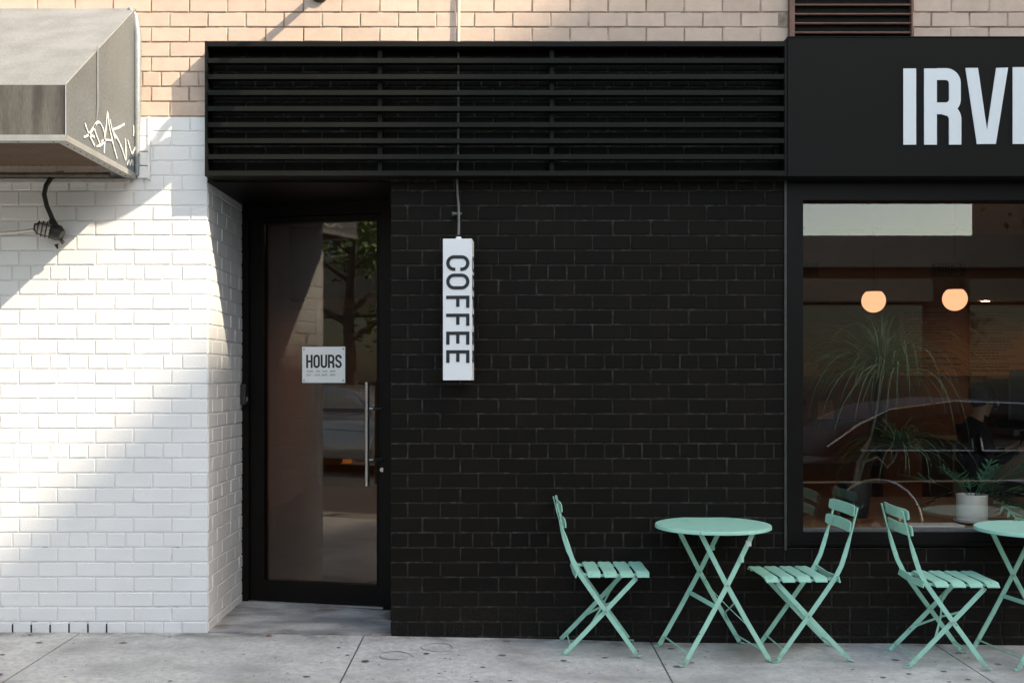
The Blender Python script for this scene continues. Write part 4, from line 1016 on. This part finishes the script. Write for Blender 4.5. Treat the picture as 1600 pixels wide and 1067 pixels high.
# ------------------------------------------------------------------ the street behind the camera (seen in the glass, casts the soft shade)
def building(name, label, x0, x1, yf, depth, H, m, storeys, bays, band=None, rot=0, ground_h=3.6):
    t = thing(name, label, 'building', (x0, yf, -.2), rot)
    Wd = x1-x0
    boxo('wall', 0, Wd, -depth, 0, 0, H, m, t)
    boxo('cornice', -.0, Wd, -.0, .35, H-.6, H-.05, M['facade'], t, .03)
    sh_ = (H-ground_h-1)/max(1, storeys); bw_ = Wd/bays; cache = {}
    for s in range(storeys):
        for b in range(bays):
            z = ground_h+sh_*(s+.25); x = bw_*(b+.25); hh = sh_*.55; ww = bw_*.5
            if 'w' not in cache:
                bm = B(); box(bm, 0, ww, .0, .03, 0, hh); wm = obj('window', bm, M['teal_glass'] if band else M['win_glass'], t); bm = B()
                box(bm, -.06, 0, .0, .09, -.06, hh+.06); box(bm, ww, ww+.06, .0, .09, -.06, hh+.06); box(bm, 0, ww, .0, .09, hh, hh+.06); box(bm, 0, ww, 0, .14, -.08, 0); box(bm, 0, ww, .031, .06, hh/2-.03, hh/2+.03)
                fm = obj('window_frame', bm, M['facade'], wm); wm.location = (x, .003, z); cache['w'] = (wm, fm)
            else:
                a = cache['w'][0].copy(); C.objects.link(a); a.parent = t; a.location = (x, .003, z); c_ = cache['w'][1].copy(); C.objects.link(c_); c_.parent = a
    for b in range(bays):
        x = bw_*(b+.1); boxo('shopfront', x, x+bw_*.8, .002, .05, .5, 2.9, M['win_glass'], t); boxo('awning_board', x-.1, x+bw_*.8+.1, .003, .3, 2.95, 3.35, M['facade_tan'], t)
    return t
# tall block whose roof edge throws the soft diagonal shade over the wall
T0 = 13.7; Xc, Zc = -.10, 3.11
cx_ = Xc+SUN.x*T0; H_ = Zc+SUN.z*T0
building('tall_building', 'tall tan block across the street to the right', cx_, cx_+34, -T0, 20, H_+.2, M['facade_tan'], 6, 9, rot=R(5))
building('street_building', 'low red brown brick shop row across the street', -9, 12.15, -13.8, 9, 4.15, M['brick_red'], 0, 5)
building('street_building', 'brick building beside the low shop row across the street', 12.2, 22, -13.8, 9, 9.5, M['brick_red'], 2, 5)
building('street_building', 'grey stone building across the street further left', -40, -9.3, -14.0, 9, 7, M['facade'], 1, 9)
def tree(label, x, y, h, cr, seed):
    random.seed(seed); t = thing('street_tree', label, 'tree', (x, y, gz(x, -3)-.02), 0, 'street trees')
    bm = B(); tube(bm, [(0, 0, 0), (.03, 0, h*.2), (-.04, .02, h*.45), (.05, 0, h*.7)], [.16, .13, .11, .06], 10); tips = []
    for k in range(9):
        a = k*2.4; z = h*(.38+.05*k); e = Vector((math.cos(a)*cr*.7, math.sin(a)*cr*.7, z+cr*.6)); tube(bm, [(0, 0, z), (e.x*.5, e.y*.5, z+cr*.2), tuple(e)], [.06, .04, .015], 7); tips.append(e)
    obj('trunk', bm, M['bark'], t, smooth=True)
    vs = []; fs = []
    for k in range(70):
        b = random.choice(tips) + Vector((random.gauss(0, cr*.35), random.gauss(0, cr*.35), random.gauss(0, cr*.3)))
        for q in range(75):
            p_ = b+Vector((random.gauss(0, .28), random.gauss(0, .28), random.gauss(0, .22))); u = Vector((random.gauss(0, 1), random.gauss(0, 1), random.gauss(0, .6))).normalized()*.09; v = u.cross(Vector((random.gauss(0, 1), random.gauss(0, 1), random.gauss(0, 1)))).normalized()*.04
            i = len(vs); vs += [tuple(p_-u), tuple(p_+v), tuple(p_+u), tuple(p_-v)]; fs.append((i, i+1, i+2, i+3))
    raw('crown', vs, fs, M['leaf_tree'], t)
    return t
tree('leafy street tree by the kerb, left of the shop front', -6.6, -2.9, 6.5, 1.8, 1)
tree('leafy street tree on the far pavement, right side', 10.6, -11.6, 7, 2.0, 2)
tree('leafy street tree on the far pavement, left side', -9.3, -11.6, 5.6, 2.1, 4)
def car(label, x, y, face, paint, z):
    """x = rear bumper, nose towards +x when face = 1; y = side nearest the shop"""
    t = thing('parked_car', label, 'car', (x, y-.88, z), 0 if face > 0 else math.pi)
    L = 4.3
    low = [(0, .35), (.02, .62), (.08, .86), (.5, .93), (1.2, .95), (2.9, .93), (3.4, .90), (4.0, .78), (4.25, .62), (4.3, .40), (4.2, .24), (.1, .24)]
    def loft(prof, ws, m, nm, par):
        bm = B(); prev = None
        for k, (yy, sc_, dz) in enumerate(ws):
            rg = ring(bm, [(2.15+(a-2.15)*sc_, yy, b+(dz if b > .6 else 0)) for a, b in prof])
            if prev: bridge(bm, prev, rg)
            else: bm.faces.new(rg[::-1])
            prev = rg
        bm.faces.new(prev); return obj(nm, bm, m, par, smooth=True)
    body = loft(low, [(-.88, .965, -.05), (-.84, .99, -.01), (-.6, 1, 0), (.6, 1, 0), (.84, .99, -.01), (.88, .965, -.05)], paint, 'body', t)
    top = [(.35, .92), (.62, 1.18), (1.0, 1.36), (1.6, 1.43), (2.2, 1.41), (2.65, 1.30), (3.25, .92)]
    loft(top, [(-.74, .97, -.12), (-.66, .985, -.03), (-.4, 1, 0), (.4, 1, 0), (.66, .985, -.03), (.74, .97, -.12)], paint, 'roof', body)
    for s in (-1, 1):
        for poly in ([(.72, .97), (.95, 1.22), (1.25, 1.30), (1.72, 1.33), (1.72, .97)], [(1.80, .97), (1.80, 1.33), (2.2, 1.31), (2.5, 1.24), (2.95, .97)]):
            bm = B(); prism(bm, poly, lambda u, v, d: Vector((u, s*(.765-.14*max(0, (v-.95)/.4)+d), v)), .008); wdo = obj('side_window', bm, M['win_glass'], t)
            bm = B(); tube(bm, [(u, s*(.777-.14*max(0, (v-.95)/.4)), v) for u, v in poly+poly[:1]], .010, 6); obj('window_trim', bm, M['chrome'], wdo)
        bm = B(); tube(bm, [(.45, s*.70, 1.0), (.75, s*.66, 1.20), (1.05, s*.645, 1.335), (1.6, s*.64, 1.405), (2.2, s*.645, 1.385), (2.6, s*.66, 1.28), (3.1, s*.72, .98)], .012, 6); obj('streak_rail', bm, M['chrome'], t)  # added chrome line, imitates a light streak in the window reflection
        for xx in (.82, 3.42): obj('streak_arch', tube(B(), [(xx+.40*math.cos(R(a)), s*.895, .33+.40*math.sin(R(a))) for a in range(-8, 189, 14)], .011, 6), M['chrome'], t)  # added chrome arch, imitates the bright hoop of light in the window
        bm = B(); tube(bm, [(.1, s*.88, .70), (2, s*.892, .72), (4.1, s*.87, .66)], .011, 6); obj('side_trim', bm, M['chrome'], t)
        for xx in (.82, 3.42):
            wb = thing_part('wheel', t, (xx, s*.80, .32))
            bm = B(); lathe(bm, [(.20, -.09), (.30, -.10), (.325, -.07), (.325, .07), (.30, .10), (.20, .09)], 36); bm.transform(Matrix.Rotation(R(90), 4, 'X')); obj('tyre', bm, M['tyre'], wb, smooth=True)
            bm = B(); lathe(bm, [(.215, -.08), (.222, -.098), (.205, -.104), (.19, -.07), (.05, -.06), (.04, -.085), (.0001, -.085)], 36)
            lathe(bm, [(.215, .08), (.222, .098), (.205, .104), (.19, .07), (.05, .06), (.04, .085), (.0001, .085)], 36); bm.transform(Matrix.Rotation(R(90), 4, 'X')); obj('rim', bm, M['chrome'], wb, smooth=True)
        boxo('tail_lamp', -.005, .06, s*.62-.16, s*.62+.16, .66, .80, M['red_light'], t, .01); boxo('headlamp', 4.16, 4.262, s*.60-.16, s*.60+.16, .60, .70, M['chrome'], t, .01)
    return t
def thing_part(name, parent, loc):
    o = bpy.data.objects.new(name, None); C.objects.link(o); o.parent = parent; o.location = loc; return o
car('dark blue car parked at the kerb right of the camera', 2.45, -3.62, 1, M['car_paint'], gz(3, -3.5)-.14)
car('silver car parked at the kerb to the left', -9.2, -3.65, -1, M['car_paint2'], gz(-6, -3.5)-.14)
car('silver car parked across the street', -9.9, -8.6, 1, M['car_paint2'], gz(-6, -3.5)-.14)
car('dark car parked across the street to the left', -15.2, -8.6, 1, M['car_paint'], gz(-6, -3.5)-.14)
for k in range(3):
    x = -9.4-1.8*k
    t = thing('street_barrier', ['orange plastic street barrier nearest the camera', 'orange plastic street barrier, middle of three', 'orange plastic street barrier, farthest left'][k], 'barrier', (x, -10.3, gz(-6, -3.5)-.14), 0, 'orange barriers')
    bm = B(); prism(bm, [(-.25, 0), (.25, 0), (.22, .15), (.08, .35), (.06, .95), (-.06, .95), (-.08, .35), (-.22, .15)], lambda u, v, d: Vector((d-.85, u, v)), 1.7); obj('barrier_shell', bm, M['orange'], t)

print('tris', sum(len(p.vertices)-2 for o in bpy.data.objects if o.type == 'MESH' for p in o.data.polygons))
